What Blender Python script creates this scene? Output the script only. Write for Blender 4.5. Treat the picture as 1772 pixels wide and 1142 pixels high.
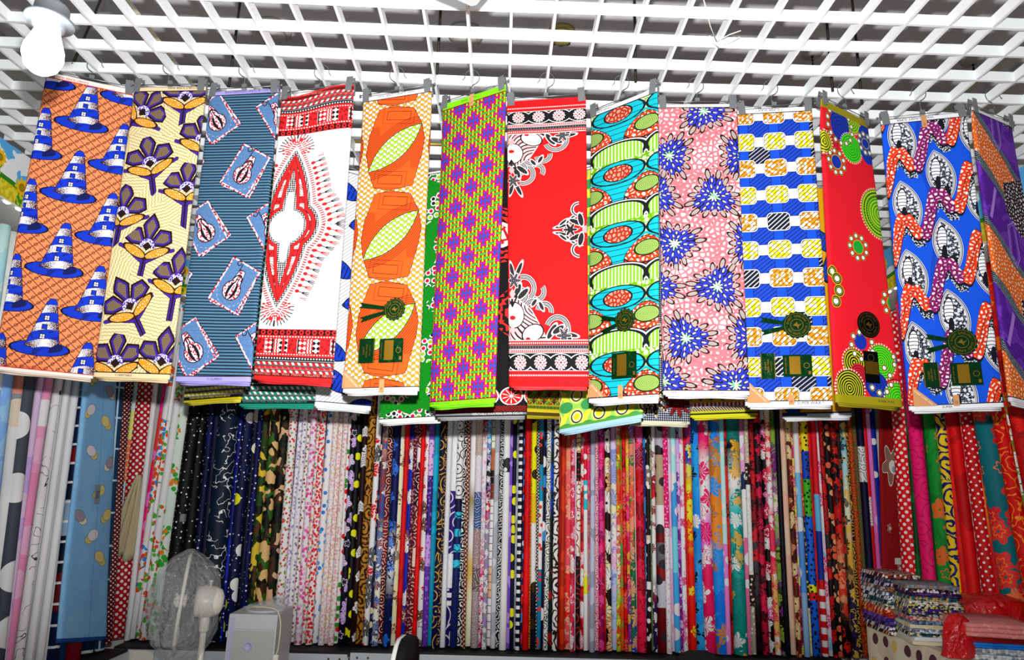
import bpy, bmesh, math, random
from mathutils import Vector, Matrix
# ------------------------------------------------------------------ scene reset
for o in list(bpy.data.objects): bpy.data.objects.remove(o)
scene = bpy.context.scene
COL = scene.collection
random.seed(7)
# ------------------------------------------------------------------ camera (24 mm lens, tilted up, slight roll)
F_PX, W_PX, H_PX = 1181.33, 1772.0, 1142.0
PITCH, YAW, ROLL = map(math.radians, (12.869, -0.723, 1.577))
CZ = 1.40
def _basis():
    cy, sy, cp, sp = math.cos(YAW), math.sin(YAW), math.cos(PITCH), math.sin(PITCH)
    r = Vector((cy, sy, 0)); f = Vector((-sy*cp, cy*cp, sp)); u = r.cross(f)
    return r*math.cos(ROLL)+u*math.sin(ROLL), -r*math.sin(ROLL)+u*math.cos(ROLL), f
CR, CU, CF = _basis()
cam = bpy.data.cameras.new('camera'); cam_o = bpy.data.objects.new('camera', cam); COL.objects.link(cam_o)
cam.sensor_width = 36.0; cam.lens = 36.0*F_PX/W_PX; cam.clip_start = 0.05; cam.clip_end = 100
m = Matrix((CR, CU, -CF)).transposed().to_4x4(); m.translation = (0, 0, CZ); cam_o.matrix_world = m
scene.camera = cam_o
# ------------------------------------------------------------------ world, flash, exposure
world = bpy.data.worlds.new('world'); scene.world = world; world.use_nodes = True
bg = world.node_tree.nodes['Background']; bg.inputs[0].default_value = (0.95, 0.97, 1.0, 1); bg.inputs[1].default_value = 0.20
FLASH = Vector((0.0, -0.02, CZ+0.15))
fl = bpy.data.lights.new('camera_flash', 'SPOT'); fl.energy = 730; fl.spot_size = math.radians(120); fl.spot_blend = 1.0
fl.shadow_soft_size = 0.02; fl.color = (1.0, 0.985, 0.97)
fo = bpy.data.objects.new('camera_flash', fl); COL.objects.link(fo)
fo.location = FLASH; fo.rotation_euler = (CF+Vector((0,0,0.27))).to_track_quat('-Z', 'Y').to_euler()
scene.view_settings.view_transform = 'Standard'; scene.view_settings.look = 'None'
scene.view_settings.exposure = 0.0; scene.view_settings.gamma = 1.0; scene.view_settings.use_curve_mapping = False
# ------------------------------------------------------------------ pixels to points
def ray(x, y):
    d = CF + CR*((x-886)/F_PX) + CU*((571-y)/F_PX)
    return d/d.y
CAM = Vector((0, 0, CZ))
def atY(x, y, Y): return CAM + ray(x, y)*Y
def atX(x, y, X): d = ray(x, y); return CAM + d*(X/d.x)
def atZ(x, y, z): d = ray(x, y); return CAM + d*((z-CZ)/d.z)
def px(P):
    d = Vector(P)-CAM; z = d.dot(CF); return 886+F_PX*d.dot(CR)/z, 571-F_PX*d.dot(CU)/z
# ------------------------------------------------------------------ objects
def tag(o, label=None, cat=None, group=None, kind=None):
    if label: o['label'] = label
    if cat: o['category'] = cat
    if group: o['group'] = group
    if kind: o['kind'] = kind
    return o
def empty(name, loc=(0,0,0), rz=0):
    o = bpy.data.objects.new(name, None); COL.objects.link(o); o.location = loc; o.rotation_euler = (0,0,rz)
    o.empty_display_size = 0.05
    return o
def obj(name, data, mat=None, parent=None, world_coords=True):
    """data: mesh or bmesh; vertices are in world coordinates unless told otherwise"""
    if isinstance(data, bmesh.types.BMesh):
        me = bpy.data.meshes.new(name); data.to_mesh(me); data.free()
    else: me = data
    o = bpy.data.objects.new(name, me); COL.objects.link(o)
    if mat is not None:
        me.materials.clear(); me.materials.append(mat)
    if parent is not None:
        o.parent = parent
        if world_coords: o.matrix_parent_inverse = M_inv(parent)
    return o
def M_world(o):
    mb = Matrix.LocRotScale(o.location, o.rotation_euler, o.scale)
    return (M_world(o.parent) @ o.matrix_parent_inverse @ mb) if o.parent else mb
def M_inv(o): return M_world(o).inverted()
def struct(name, data, mat, parent=None, label=None, cat=None):
    o = obj(name, data, mat, parent)
    if parent is None: o['kind'] = 'structure'
    if label: o['label'] = label
    if cat: o['category'] = cat
    return o
# ------------------------------------------------------------------ mesh makers
def shade(bm, sm=True):
    for f in bm.faces: f.smooth = sm
    return bm
def add_box(bm, lo, hi, bev=0):
    lo, hi = Vector(lo), Vector(hi)
    vs = [bm.verts.new((x, y, z)) for z in (lo.z, hi.z) for y in (lo.y, hi.y) for x in (lo.x, hi.x)]
    fs = [bm.faces.new([vs[i] for i in q]) for q in ((0,2,3,1),(4,5,7,6),(0,1,5,4),(2,6,7,3),(0,4,6,2),(1,3,7,5))]
    if bev:
        es = list({e for f in fs for e in f.edges})
        bmesh.ops.bevel(bm, geom=es, offset=bev, segments=2, affect='EDGES', profile=0.5)
    return vs
def box(lo, hi, bev=0):
    bm = bmesh.new(); add_box(bm, lo, hi, bev); return bm
def add_obox(bm, c, ex, ey, ez, hx, hy, hz):
    """oriented box: centre, unit axes, half sizes"""
    c, ex, ey, ez = Vector(c), Vector(ex), Vector(ey), Vector(ez)
    vs = [bm.verts.new(c+ex*(sx*hx)+ey*(sy*hy)+ez*(sz*hz)) for sz in (-1,1) for sy in (-1,1) for sx in (-1,1)]
    for q in ((0,2,3,1),(4,5,7,6),(0,1,5,4),(2,6,7,3),(0,4,6,2),(1,3,7,5)): bm.faces.new([vs[i] for i in q])
    return vs
def add_tube(bm, pts, r, n=8, caps=True, r2=None):
    pts = [Vector(p) for p in pts]; rings = []
    up = None
    for i, p in enumerate(pts):
        t = (pts[min(i+1, len(pts)-1)]-pts[max(i-1, 0)]).normalized()
        if up is None:
            up = t.orthogonal().normalized()
        up = (up - t*up.dot(t)).normalized(); w = t.cross(up)
        rr = r[i] if isinstance(r, (list, tuple)) else r
        rings.append([bm.verts.new(p+(up*math.cos(a)+w*math.sin(a))*rr) for a in (2*math.pi*k/n for k in range(n))])
    for a, b in zip(rings, rings[1:]):
        for k in range(n):
            f = bm.faces.new((a[k], a[(k+1)%n], b[(k+1)%n], b[k])); f.smooth = True
    if caps:
        bm.faces.new(rings[0][::-1]); bm.faces.new(rings[-1])
    return rings
def tube(pts, r, n=8): bm = bmesh.new(); add_tube(bm, pts, r, n); return bm
def add_lathe(bm, c, prof, n=24, axis=(0,0,1)):
    c = Vector(c); ax = Vector(axis).normalized(); e1 = ax.orthogonal().normalized(); e2 = ax.cross(e1); rings = []
    for r, h in prof:
        rings.append([bm.verts.new(c+ax*h+(e1*math.cos(a)+e2*math.sin(a))*max(r, 1e-4)) for a in (2*math.pi*k/n for k in range(n))])
    for a, b in zip(rings, rings[1:]):
        for k in range(n):
            f = bm.faces.new((a[k], a[(k+1)%n], b[(k+1)%n], b[k])); f.smooth = True
    bm.faces.new(rings[0][::-1]); bm.faces.new(rings[-1])
    return rings
def lathe(c, prof, n=24, axis=(0,0,1)): bm = bmesh.new(); add_lathe(bm, c, prof, n, axis); return bm
def add_prism(bm, pts, n, depth):
    """closed outline of 3D points, extruded by n*depth"""
    n = Vector(n); a = [bm.verts.new(Vector(p)) for p in pts]; b = [bm.verts.new(Vector(p)+n*depth) for p in pts]
    bm.faces.new(a); bm.faces.new(b[::-1])
    for i in range(len(a)):
        j = (i+1) % len(a); bm.faces.new((a[i], b[i], b[j], a[j]))
    return a, b
# ------------------------------------------------------------------ a little language for procedural prints
def lin(c):
    return c/12.92 if c <= 0.04045 else ((c+0.055)/1.055)**2.4
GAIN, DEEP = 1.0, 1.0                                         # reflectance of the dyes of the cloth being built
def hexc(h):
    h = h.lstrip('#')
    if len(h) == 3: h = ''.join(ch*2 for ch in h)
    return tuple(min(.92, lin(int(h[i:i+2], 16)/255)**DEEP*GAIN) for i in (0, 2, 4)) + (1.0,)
class Fx:
    """a float in the node tree being built"""
    def __init__(s, sock): s.s = sock
    def __add__(a, b): return M('ADD', a, b)
    __radd__ = __add__
    def __sub__(a, b): return M('SUBTRACT', a, b)
    def __rsub__(a, b): return M('SUBTRACT', b, a)
    def __mul__(a, b): return M('MULTIPLY', a, b)
    __rmul__ = __mul__
    def __truediv__(a, b): return M('DIVIDE', a, b) if isinstance(b, Fx) else M('MULTIPLY', a, 1.0/b)
    def __neg__(a): return M('MULTIPLY', a, -1.0)
    def __lt__(a, b): return M('LESS_THAN', a, b)
    def __gt__(a, b): return M('GREATER_THAN', a, b)
    def __and__(a, b): return M('MULTIPLY', a, b)
    def __or__(a, b): return M('MAXIMUM', a, b)
class Vx:
    def __init__(s, sock): s.s = sock
NT = None
def _set(inp, v):
    if isinstance(v, (Fx, Vx)): NT.links.new(v.s, inp)
    else: inp.default_value = v
def M(op, *a):
    n = NT.nodes.new('ShaderNodeMath'); n.operation = op
    for i, v in enumerate(a): _set(n.inputs[i], v)
    return Fx(n.outputs[0])
def VM(op, *a, out=0):
    n = NT.nodes.new('ShaderNodeVectorMath'); n.operation = op
    for i, v in enumerate(a): _set(n.inputs[i], v)
    return n.outputs[out]
def vec(x, y, z=1.0):
    n = NT.nodes.new('ShaderNodeCombineXYZ')
    for i, v in enumerate((x, y, z)): _set(n.inputs[i], v)
    return Vx(n.outputs[0])
def comp(P, i):
    n = NT.nodes.new('ShaderNodeSeparateXYZ'); NT.links.new(P.s, n.inputs[0]); return Fx(n.outputs[i])
def dot(P, a, b, c=0.0): return Fx(VM('DOT_PRODUCT', P, (a, b, c), out=1))
def dist(P, cx, cy): return Fx(VM('DISTANCE', P, (cx, cy, 1.0), out=1))
def X(P): return dot(P, 1, 0)
def Y(P): return dot(P, 0, 1)
def mx(*a):
    r = a[0]
    for b in a[1:]: r = M('MAXIMUM', r, b)
    return r
def mn(*a):
    r = a[0]
    for b in a[1:]: r = M('MINIMUM', r, b)
    return r
def ab(x): return M('ABSOLUTE', x)
def sn(x): return M('SINE', x)
def fr(x): return M('FRACT', x)
def flo(x): return M('FLOOR', x)
def wrap(x, w): return M('WRAP', x, w/2, -w/2)
def cmp(x, c, e): return M('COMPARE', x, c, e)           # 1 where |x-c| <= e
def local(P, cx, cy, rot=0.0, sc=1.0):
    """frame at (cx, cy), turned by rot degrees; y still points down the cloth"""
    c, s = math.cos(math.radians(rot)), math.sin(math.radians(rot))
    return vec(dot(P, c/sc, s/sc, -(cx*c+cy*s)/sc), dot(P, -s/sc, c/sc, (cx*s-cy*c)/sc))
def poly(P, pts):
    """signed distance-like field of a convex outline"""
    a = sum(p[0]*q[1]-q[0]*p[1] for p, q in zip(pts, pts[1:]+pts[:1]))
    if a < 0: pts = pts[::-1]
    hs = []
    for p, q in zip(pts, pts[1:]+pts[:1]):
        nx, ny = q[1]-p[1], -(q[0]-p[0]); l = math.hypot(nx, ny) or 1
        hs.append(dot(P, nx/l, ny/l, -(nx*p[0]+ny*p[1])/l))
    return mx(*hs)
def bx(P, cx, cy, hx, hy): return mx(ab(dot(P, 1, 0, -cx))-hx, ab(dot(P, 0, 1, -cy))-hy)
def circ(P, cx, cy, r): return dist(P, cx, cy)-r
def ell(P, cx, cy, rx, ry, rot=0.0):
    c, s = math.cos(math.radians(rot)), math.sin(math.radians(rot))
    v = vec(dot(P, c/rx, s/rx, -(cx*c+cy*s)/rx), dot(P, -s/ry, c/ry, (cx*s-cy*c)/ry), 0.0) if rot else \
        Vx(VM('MULTIPLY_ADD', P, (1/rx, 1/ry, 0), (-cx/rx, -cy/ry, 0)))
    return (Fx(VM('LENGTH', v, out=1))-1.0)*min(rx, ry)
def seg(P, ax_, ay, bx_, by, r):
    pa = Vx(VM('SUBTRACT', P, (ax_, ay, 1.0))); dx, dy = bx_-ax_, by-ay; l2 = dx*dx+dy*dy
    h = M('MULTIPLY', Fx(VM('DOT_PRODUCT', pa, (dx/l2, dy/l2, 0), out=1)), 1.0)
    h.s.node.use_clamp = True
    n = NT.nodes.new('ShaderNodeVectorMath'); n.operation = 'SCALE'; n.inputs[0].default_value = (dx, dy, 0); NT.links.new(h.s, n.inputs['Scale'])
    return Fx(VM('DISTANCE', pa, Vx(n.outputs[0]), out=1))-r
def chain(P, pts, r): return mn(*[seg(P, *a, *b, r) for a, b in zip(pts, pts[1:])])
def mixf(f, a, b): return a+(b-a)*f if isinstance(a, Fx) else (b-a)*f+a
def noise(P, sc, det=1.0, out='Fac', rough=0.5):
    n = NT.nodes.new('ShaderNodeTexNoise'); n.noise_dimensions = '2D'; NT.links.new(P.s, n.inputs['Vector'])
    n.inputs['Scale'].default_value = sc; n.inputs['Detail'].default_value = det; n.inputs['Roughness'].default_value = rough
    return Fx(n.outputs[0])
def voro(P, sc, feat='F1', rnd=1.0, out='Distance'):
    n = NT.nodes.new('ShaderNodeTexVoronoi'); n.voronoi_dimensions = '2D'; n.feature = feat; NT.links.new(P.s, n.inputs['Vector'])
    n.inputs['Scale'].default_value = sc; n.inputs['Randomness'].default_value = rnd
    return Fx(n.outputs[out])
def voro_id(P, sc, rnd=1.0):
    """random number per voronoi cell"""
    n = NT.nodes.new('ShaderNodeTexVoronoi'); n.voronoi_dimensions = '2D'; n.feature = 'F1'; NT.links.new(P.s, n.inputs['Vector'])
    n.inputs['Scale'].default_value = sc; n.inputs['Randomness'].default_value = rnd
    return Fx(n.outputs['Distance']), comp(Vx(n.outputs['Color']), 0), comp(Vx(n.outputs['Color']), 1), Vx(n.outputs['Position'])
def hash1(a):
    n = NT.nodes.new('ShaderNodeTexWhiteNoise'); n.noise_dimensions = '1D'; _set(n.inputs['W'], a); return Fx(n.outputs[0])
class Col:
    def __init__(s, v): s.v = v
    def over(s, mask, c):
        n = NT.nodes.new('ShaderNodeMix'); n.data_type = 'RGBA'
        _set(n.inputs[0], mask)
        for i, v in ((6, s.v), (7, c.v if isinstance(c, Col) else (hexc(c) if isinstance(c, str) else c))):
            if isinstance(v, tuple): n.inputs[i].default_value = v
            else: NT.links.new(v, n.inputs[i])
        return Col(n.outputs[2])
def C0(h): return Col(hexc(h))
MATS = {}
def material(name, fn=None, base='#808080', rough=0.85, metal=0.0, spec=0.25, coat=0.0, bump=None, trans=0.0, emit=None, estr=0.0, alpha=1.0):
    """fn(P) -> Col, P = (u, v, 1) from the UV map"""
    global NT
    if name in MATS: return MATS[name]
    mat = bpy.data.materials.new(name); mat.use_nodes = True; NT = mat.node_tree
    b = NT.nodes['Principled BSDF']
    b.inputs['Roughness'].default_value = rough; b.inputs['Metallic'].default_value = metal
    b.inputs['Specular IOR Level'].default_value = spec; b.inputs['Coat Weight'].default_value = coat
    b.inputs['Transmission Weight'].default_value = trans; b.inputs['Alpha'].default_value = alpha
    if emit: b.inputs['Emission Color'].default_value = hexc(emit); b.inputs['Emission Strength'].default_value = estr
    b.inputs['Base Color'].default_value = hexc(base)
    if fn:
        uv = NT.nodes.new('ShaderNodeUVMap'); uv.uv_map = 'UVMap'
        P = Vx(VM('ADD', Vx(uv.outputs[0]), (0, 0, 1)))
        c = fn(P)
        if isinstance(c.v, tuple): b.inputs['Base Color'].default_value = c.v
        else: NT.links.new(c.v, b.inputs['Base Color'])
    if bump:
        sc, st, dist_ = bump
        tc = NT.nodes.new('ShaderNodeTexCoord'); no = NT.nodes.new('ShaderNodeTexNoise'); no.inputs['Scale'].default_value = sc; no.inputs['Detail'].default_value = 3
        NT.links.new(tc.outputs['Object'], no.inputs['Vector'])
        bu = NT.nodes.new('ShaderNodeBump'); bu.inputs['Strength'].default_value = st; bu.inputs['Distance'].default_value = dist_
        NT.links.new(no.outputs[0], bu.inputs['Height']); NT.links.new(bu.outputs[0], b.inputs['Normal'])
    MATS[name] = mat
    return mat
def text_mesh(s, size, bold=0.0, align='CENTER'):
    """flat lettering as a mesh in the xy plane"""
    cu = bpy.data.curves.new('lettering', 'FONT'); cu.body = s; cu.size = size; cu.align_x = align; cu.align_y = 'CENTER'; cu.resolution_u = 2
    cu.offset = bold; cu.fill_mode = 'FRONT'
    t = bpy.data.objects.new('t', cu); COL.objects.link(t)
    dg = bpy.context.evaluated_depsgraph_get(); me = bpy.data.meshes.new_from_object(t.evaluated_get(dg))
    bpy.data.objects.remove(t); bpy.data.curves.remove(cu)
    return me
# ------------------------------------------------------------------ prints of the hanging cloths (u across 0..1, v down 0..A, one unit = 30 cm)
def grid_local(P, w, h, ox, oy, rot=0.0):
    q = vec(wrap(dot(P, 1, 0, -ox), w), wrap(dot(P, 0, 1, -oy), h))
    return local(q, 0, 0, rot) if rot else q
def mixv(m, a, b):
    n = NT.nodes.new('ShaderNodeMix'); n.data_type = 'VECTOR'; _set(n.inputs[0], m); _set(n.inputs[4], a); _set(n.inputs[5], b)
    return Vx(n.outputs[1])
def nearest(P, pts, metric=1.0):
    """frame of the closest motif of a list of (cx, cy, turn in degrees)"""
    best = cv = None
    for cx, cy, r in pts:
        d = dist(P, cx, cy); k = (cx, cy, math.radians(r))
        if best is None: best, cv = d, k
        else:
            m_ = d < best; cv = mixv(m_, cv, k); best = mn(best, d)
    x, y = X(P)-comp(cv, 0), Y(P)-comp(cv, 1); a = comp(cv, 2); c, s = M('COSINE', a), M('SINE', a)
    return vec(x*c+y*s, y*c-x*s)
def vesica(x, y, w, h):
    """pointed lens, half width w along x, half height h along y"""
    R = (h*h+w*w)/(2*w)
    return Fx(VM('LENGTH', vec(ab(x)+(R-w), y, 0.0), out=1))-R
def selvedge(c, P, A, top='#f6f4f2', t=0.055, b=0.05, line='#30202a'):
    v = Y(P)
    if line: c = c.over((v < t+0.012) | (v > A-b-0.012), line)
    return c.over((v < t) | (v > A-b), top)

def pr_cones(P, A):
    x, y = X(P), Y(P)
    a, b = dot(P, .707, .707), dot(P, .707, -.707)
    c = C0('#ff9d68')
    ln = (ab(wrap(a, .085)) < .0042) | (ab(wrap(b, .085)) < .0042)
    nd = Fx(VM('LENGTH', vec(wrap(a, .085), wrap(b+.0425, .085), 0.0), out=1))
    ln = ln | cmp(nd, .016, .0035)
    c = c.over(ln, '#6b2a1c')
    for ox, oy in ((.485, .355), (.925, .8475)):
        L = grid_local(vec(x+y*.018, y), .88, .985, ox, oy)
        lx, ly = X(L), Y(L)
        brim = ell(L, 0, .275, .285, .088)
        bn = noise(L, 9, 2)
        c = c.over(brim < .007, '#0a0d2a')
        c = c.over(brim < 0, C0('#0a3fd2').over(bn > .56, '#0a2a96'))
        c = c.over((ell(L, .03, .25, .2, .075) < 0) & (lx > .09), '#081a66')
        cone = poly(L, [(-.01, -.30), (.02, -.345), (.065, -.345), (.09, -.30), (.178, .19), (.1, .255), (-.03, .285), (-.158, .25)])
        t = ly+lx*.22-lx*lx*1.6
        w = fr((t+.265)/.2116)
        sp = noise(P, 120, 0); edge = ab(lx*1.4-ly*.25+.02)*2.4+noise(L, 14, 1)*.25
        white = C0('#fbf8fb').over(sp > (.92-edge), '#5a2333')
        blue = C0('#0b3fd6').over(noise(L, 12, 2) > .58, '#0a2ca2')
        cc = blue.over((w < .45) & (t > -.27), white)
        c = c.over(cone < .006, '#120c26').over(cone < 0, cc)
        for wx, wy, k in ((.015, -.105, 0), (.005, .005, 1), (.0, .125, 0)):
            d = bx(L, wx, wy, .021, .024)
            c = c.over(d < .008, '#17102c').over(d < 0, '#0b3fd6' if k else '#ffffff')
            if not k: c = c.over((d < 0) & ((ab(lx-wx) < .003) | (ab(ly-wy) < .003)), '#2a1a4a')
    v = Y(P)
    return c.over((v < .075) | (v > A-.045), '#e03010').over((v < .062) | (v > A-.036), '#fff6ee')

def pr_flowers(P, A):
    x, y = X(P), Y(P)
    d_, r1, r2, _ = voro_id(P, 2.6)
    ang = r1*3.14+.2; ca, sa = M('COSINE', ang), M('SINE', ang)
    a, b = x*ca+y*sa, y*ca-x*sa
    wv = fr((a+ab(wrap(b, .05))*.5)/.042)
    c = C0('#fde8b4').over(wv < .13, '#5b3a22')
    pts = [(.168, .363, 41), (.736, .161, 0), (1.05, .76, 0), (.377, 1.095, -14), (.918, 1.44, -2), (.084, 1.781, 4), (.482, 2.209, 6), (.932, 2.654, 3), (.364, 2.981, -33), (.276, 3.689, -1), (.878, 3.657, 5)]
    L = nearest(P, pts); lx, ly = X(L), -Y(L); ax = ab(lx); S = vec(ax, ly)
    # stem and the purple line below the leaves
    st = chain(S, [(.0, -.16), (.0, -.56)], .03)
    c = c.over((st < .012), '#2a1022').over((st < 0) & (ax > .012), '#4a2aa6')
    pl = chain(S, [(.36, -.015), (.24, -.055), (.13, -.14), (.03, -.2)], .02)
    c = c.over(pl < .006, '#2a1022').over(pl < 0, '#4a2aa6')
    lf = ell(S, .15, -.075, .155, .052, 24)
    cr = voro(P, 34, 'DISTANCE_TO_EDGE')
    c = c.over(lf < .012, '#3a1a10').over(lf < 0, C0('#fff2c8').over(cr < .3, '#f6a414'))
    # petals
    side = local(S, 0, 0, 56)
    sx, sy = X(side), Y(side)
    for Q, pp in ((S, [(-.03, .05), (.03, .05), (.118, .27), (.09, .33), (0, .45), (-.09, .33), (-.118, .27)]),):
        d = poly(Q, pp)
        c = c.over(d < 0, '#2c1110').over(d < -.026, '#4a2aa6')
        c = c.over(d < -.05, C0('#a08a6e').over(fr((ly+ax*.7)/.022) < .4, '#473024'))
    q = vec(dot(S, .56, -.83), dot(S, .83, .56))          # axis turned 56 degrees to the side
    d = poly(q, [(-.03, .05), (.03, .05), (.12, .2), (.12, .32), (-.03, .37), (-.13, .24)])
    c = c.over(d < 0, '#2c1110').over(d < -.026, '#4a2aa6')
    c = c.over(d < -.05, C0('#a08a6e').over(fr((Y(q)+ab(X(q))*.7)/.022) < .4, '#473024'))
    r = dist(L, 0, 0)
    c = c.over((r < .105) & (ly > -.02), '#5a34b8').over((r < .098) & (ly > -.02) & (voro(P, 48) < .42), '#ffffff')
    c = c.over(poly(L, [(-.065, 0), (0, -.06), (.065, 0), (0, .06)][::-1]) < 0, '#2c1110')
    return selvedge(c, P, A, '#fbe3b4', .05, .055)

def lamp_card(c, L, P):
    L2 = local(L, .02, .012, -5); d2 = bx(L2, 0, 0, .228, .3); d = bx(L, 0, 0, .225, .305)
    red = C0('#f4ecff').over(voro(P, 26) < .36, '#d8141e')
    for dd in (d2, d): c = c.over(dd < .006, '#241226').over(dd < 0, red).over(dd < -.022, '#5c84b4')
    lx, ly = X(L), Y(L)
    c = c.over((d < -.022) & (noise(P, 60, 0) > .63), '#6c94c2')
    # scrolls, chain, cap and the striped lamp
    c = c.over((d < -.03) & cmp(dist(L, .0, .09), .19, .004) & (fr(M('ARCTAN2', ly-.09, lx)*3) < .55) & (ly > .08), '#a9b8e4')
    c = c.over((ab(lx+.05) < .006) & (ab(ly+.235) < .06) | cmp(dist(L, -.1, -.27), .03, .006), '#2a1226')
    cap = poly(L, [(-.035, -.2), (.03, -.2), (.062, -.075), (-.062, -.075)])
    c = c.over(cap < .01, '#2a1226').over(cap < 0, red)
    bulb = mn(circ(L, 0, .075, .118), ell(L, 0, -.02, .06, .11))
    mm = ab(lx)/(M('SQRT', mx(.0145-(ly-.075)*(ly-.075), .0016)))
    stripe = C0('#f6ecff').over(voro(P, 30) < .34, '#d8141e')
    dark = cmp(mm, .38, .16)
    c = c.over(bulb < .012, '#2a1226').over(bulb < 0, stripe.over(dark, '#10161e'))
    return c
def pr_lamps(P, A):
    y = Y(P); x = X(P)
    t = fr((y-x*.02)/.0393)
    c = C0('#46708f').over((fr(x/.017) < .5) & cmp(t, .68, .1), '#86b2cc').over(t < .3, '#0c141c')
    Q = vec(x-y*.014, y)
    c = lamp_card(c, grid_local(Q, .93, 1.535, .12, .384, -33), P)
    c = lamp_card(c, grid_local(Q, .93, 1.535, .622, 1.140, 29), P)
    return selvedge(c, P, A, '#b3abf2', .05, .06)

def pr_dashiki(P, A):
    x, v = X(P), Y(P)
    lx = x+v*.033-.315; ly = v-1.89; ax, ay = ab(lx), ab(ly); S = vec(ax, ay)
    red, blk, wht = '#ee2a2c', '#141012', '#fffdfd'
    c = C0(wht)
    dc = ell(S, 0, 0, .425, .36); dv = vesica(ax, ay, .30, 1.07); d = mn(dc, dv)
    e = mn(circ(S, 0, 0, .225), vesica(ax, ay, .07, .66))
    # ring of strokes, hearts and little forks outside
    q = ay-ax*.32; side = ay-ax*.5 < .80
    s1 = fr(q/.034)-.5
    c = c.over(cmp(d, .055, .024) & (ab(s1) < .24), red)
    s2 = q/.082; f2 = (fr(s2)-.5)*.082; odd = fr(flo(s2)*.5) > .25; af = ab(f2)
    heart = (Fx(VM('LENGTH', vec(f2, (d-.125)*.8, 0.0), out=1)) < .024) | ((af < .006) & cmp(d, .16, .03))
    stem = (af < .006) & cmp(d, .2, .05)
    prong = cmp(af, .012+(d-.22)*.14, .0055) & cmp(d, .25, .04) | ((af < .006) & cmp(d, .25, .045)) | (cmp(d, .208, .008) & (af < .014))
    c = c.over(side & heart, red).over(side & (stem | prong), C0(red).over(odd, '#2c2c30'))
    T_ = vec(ax, ay-1.07); tr = Fx(VM('LENGTH', vec(ax, ay-1.07, 0.0), out=1)); ta = M('ARCTAN2', ax, ay-1.07)
    c = c.over((ay > 1.0) & cmp(tr, .12, .03) & (fr(ta*4+.3) < .5), red).over((ay > 1.02) & cmp(tr, .2, .04) & (fr(ta*5) < .3), '#2c2c30').over(dist(S, .05, 1.21) < .026, red).over(cmp(tr, .17, .02) & (fr(ta*3+.5) < .3) & (ay > 1.0), red)
    # bands of the neck panel
    dots = (voro(P, 38, rnd=0.0) < .36)
    c = c.over(d < 0, blk).over((d < -.006) & dots, wht).over(d < -.03, blk).over(d < -.036, red)
    pan = fr(ay/.34+.1)
    blocks = C0('#fff6f4').over(cmp(fr(ay/.034+ax*6), .5, .16) & (fr(ax/.05) < .8), '#ee7a78').over(pan < .3, C0(red).over(voro(P, 24) < .3, '#a80f18')).over(cmp(pan, .66, .12), C0('#f7d4d2').over(fr((ax+ay)/.03) < .4, '#c01820'))
    c = c.over(d < -.078, blk).over(d < -.085, blocks)
    c = c.over((d < -.085) & (ay > .8), C0('#c21c20').over(fr(dist(S, .05, .87)/.03) < .5, blk))
    c = c.over((d < -.03) & (e < .078), blk).over((d < -.03) & (e < .072), red).over((d < -.02) & (e < .034), blk)
    c = c.over((e < .030) & (e > .0) & dots, wht).over(e < .0, wht)
    c = c.over((e < .0) & (ay > .47), blk).over((e < -.004) & (ay > .47) & dots, wht)
    # woven borders at both ends
    tp = v < 1.5
    eb = M('MINIMUM', v, A-v-.03)
    zig = fr(x/.036)
    c = c.over(eb < .605, blk)
    c = c.over((eb < .605) & cmp(Fx(VM('LENGTH', vec(wrap(x, .083), eb-.565, 0.0), out=1)), .022, .009), red)
    c = c.over((eb < .605) & (eb > .597), red)
    c = c.over(eb < .53, red).over((eb < .517) & (eb > .503) & (zig < .5), wht)
    col = fr(x/.42)
    panel = C0(wht).over(ab(wrap(x+ab(wrap(eb, .04))*.5, .035)) < .010, red)
    panel = panel.over(cmp(col, .14, .14), C0('#e8262a').over(voro(P, 20) < .3, '#9c1018'))
    panel = panel.over(cmp(col, .42, .13), C0(wht).over(ab(wrap(eb, .062))*1.1 > ab(wrap(x, .055)), '#c81a22').over(ab(wrap(x, .11)) < .01, blk))
    panel = panel.over(cmp(col, .86, .13), C0(blk).over(ab(wrap(eb, .062))*1.1 > ab(wrap(x, .06)), wht).over(ab(wrap(x, .12)) < .018, red))
    c = c.over(eb < .485, panel)
    c = c.over(eb < .31, red).over((eb < .297) & (eb > .285) & (zig < .5), wht)
    c = c.over(eb < .262, blk).over(cmp(eb, .243, .008) & (zig < .5), wht)
    c = c.over(eb < .22, '#8a8488').over(eb < .205, blk)
    cord = fr(x/.075+eb*8)
    c = c.over(eb < .195, C0(red).over(cord < .42, wht)).over(eb < .163, blk).over(eb < .156, '#8a8488').over(eb < .148, blk)
    c = c.over(eb < .14, C0(red).over(cord < .2, '#ff8078')).over(eb < .113, '#8a8488').over(eb < .105, blk)
    c = c.over(eb < .097, C0(red).over(cord < .42, wht)).over(eb < .068, '#7c1414').over(eb < .02, red)
    return c

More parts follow.
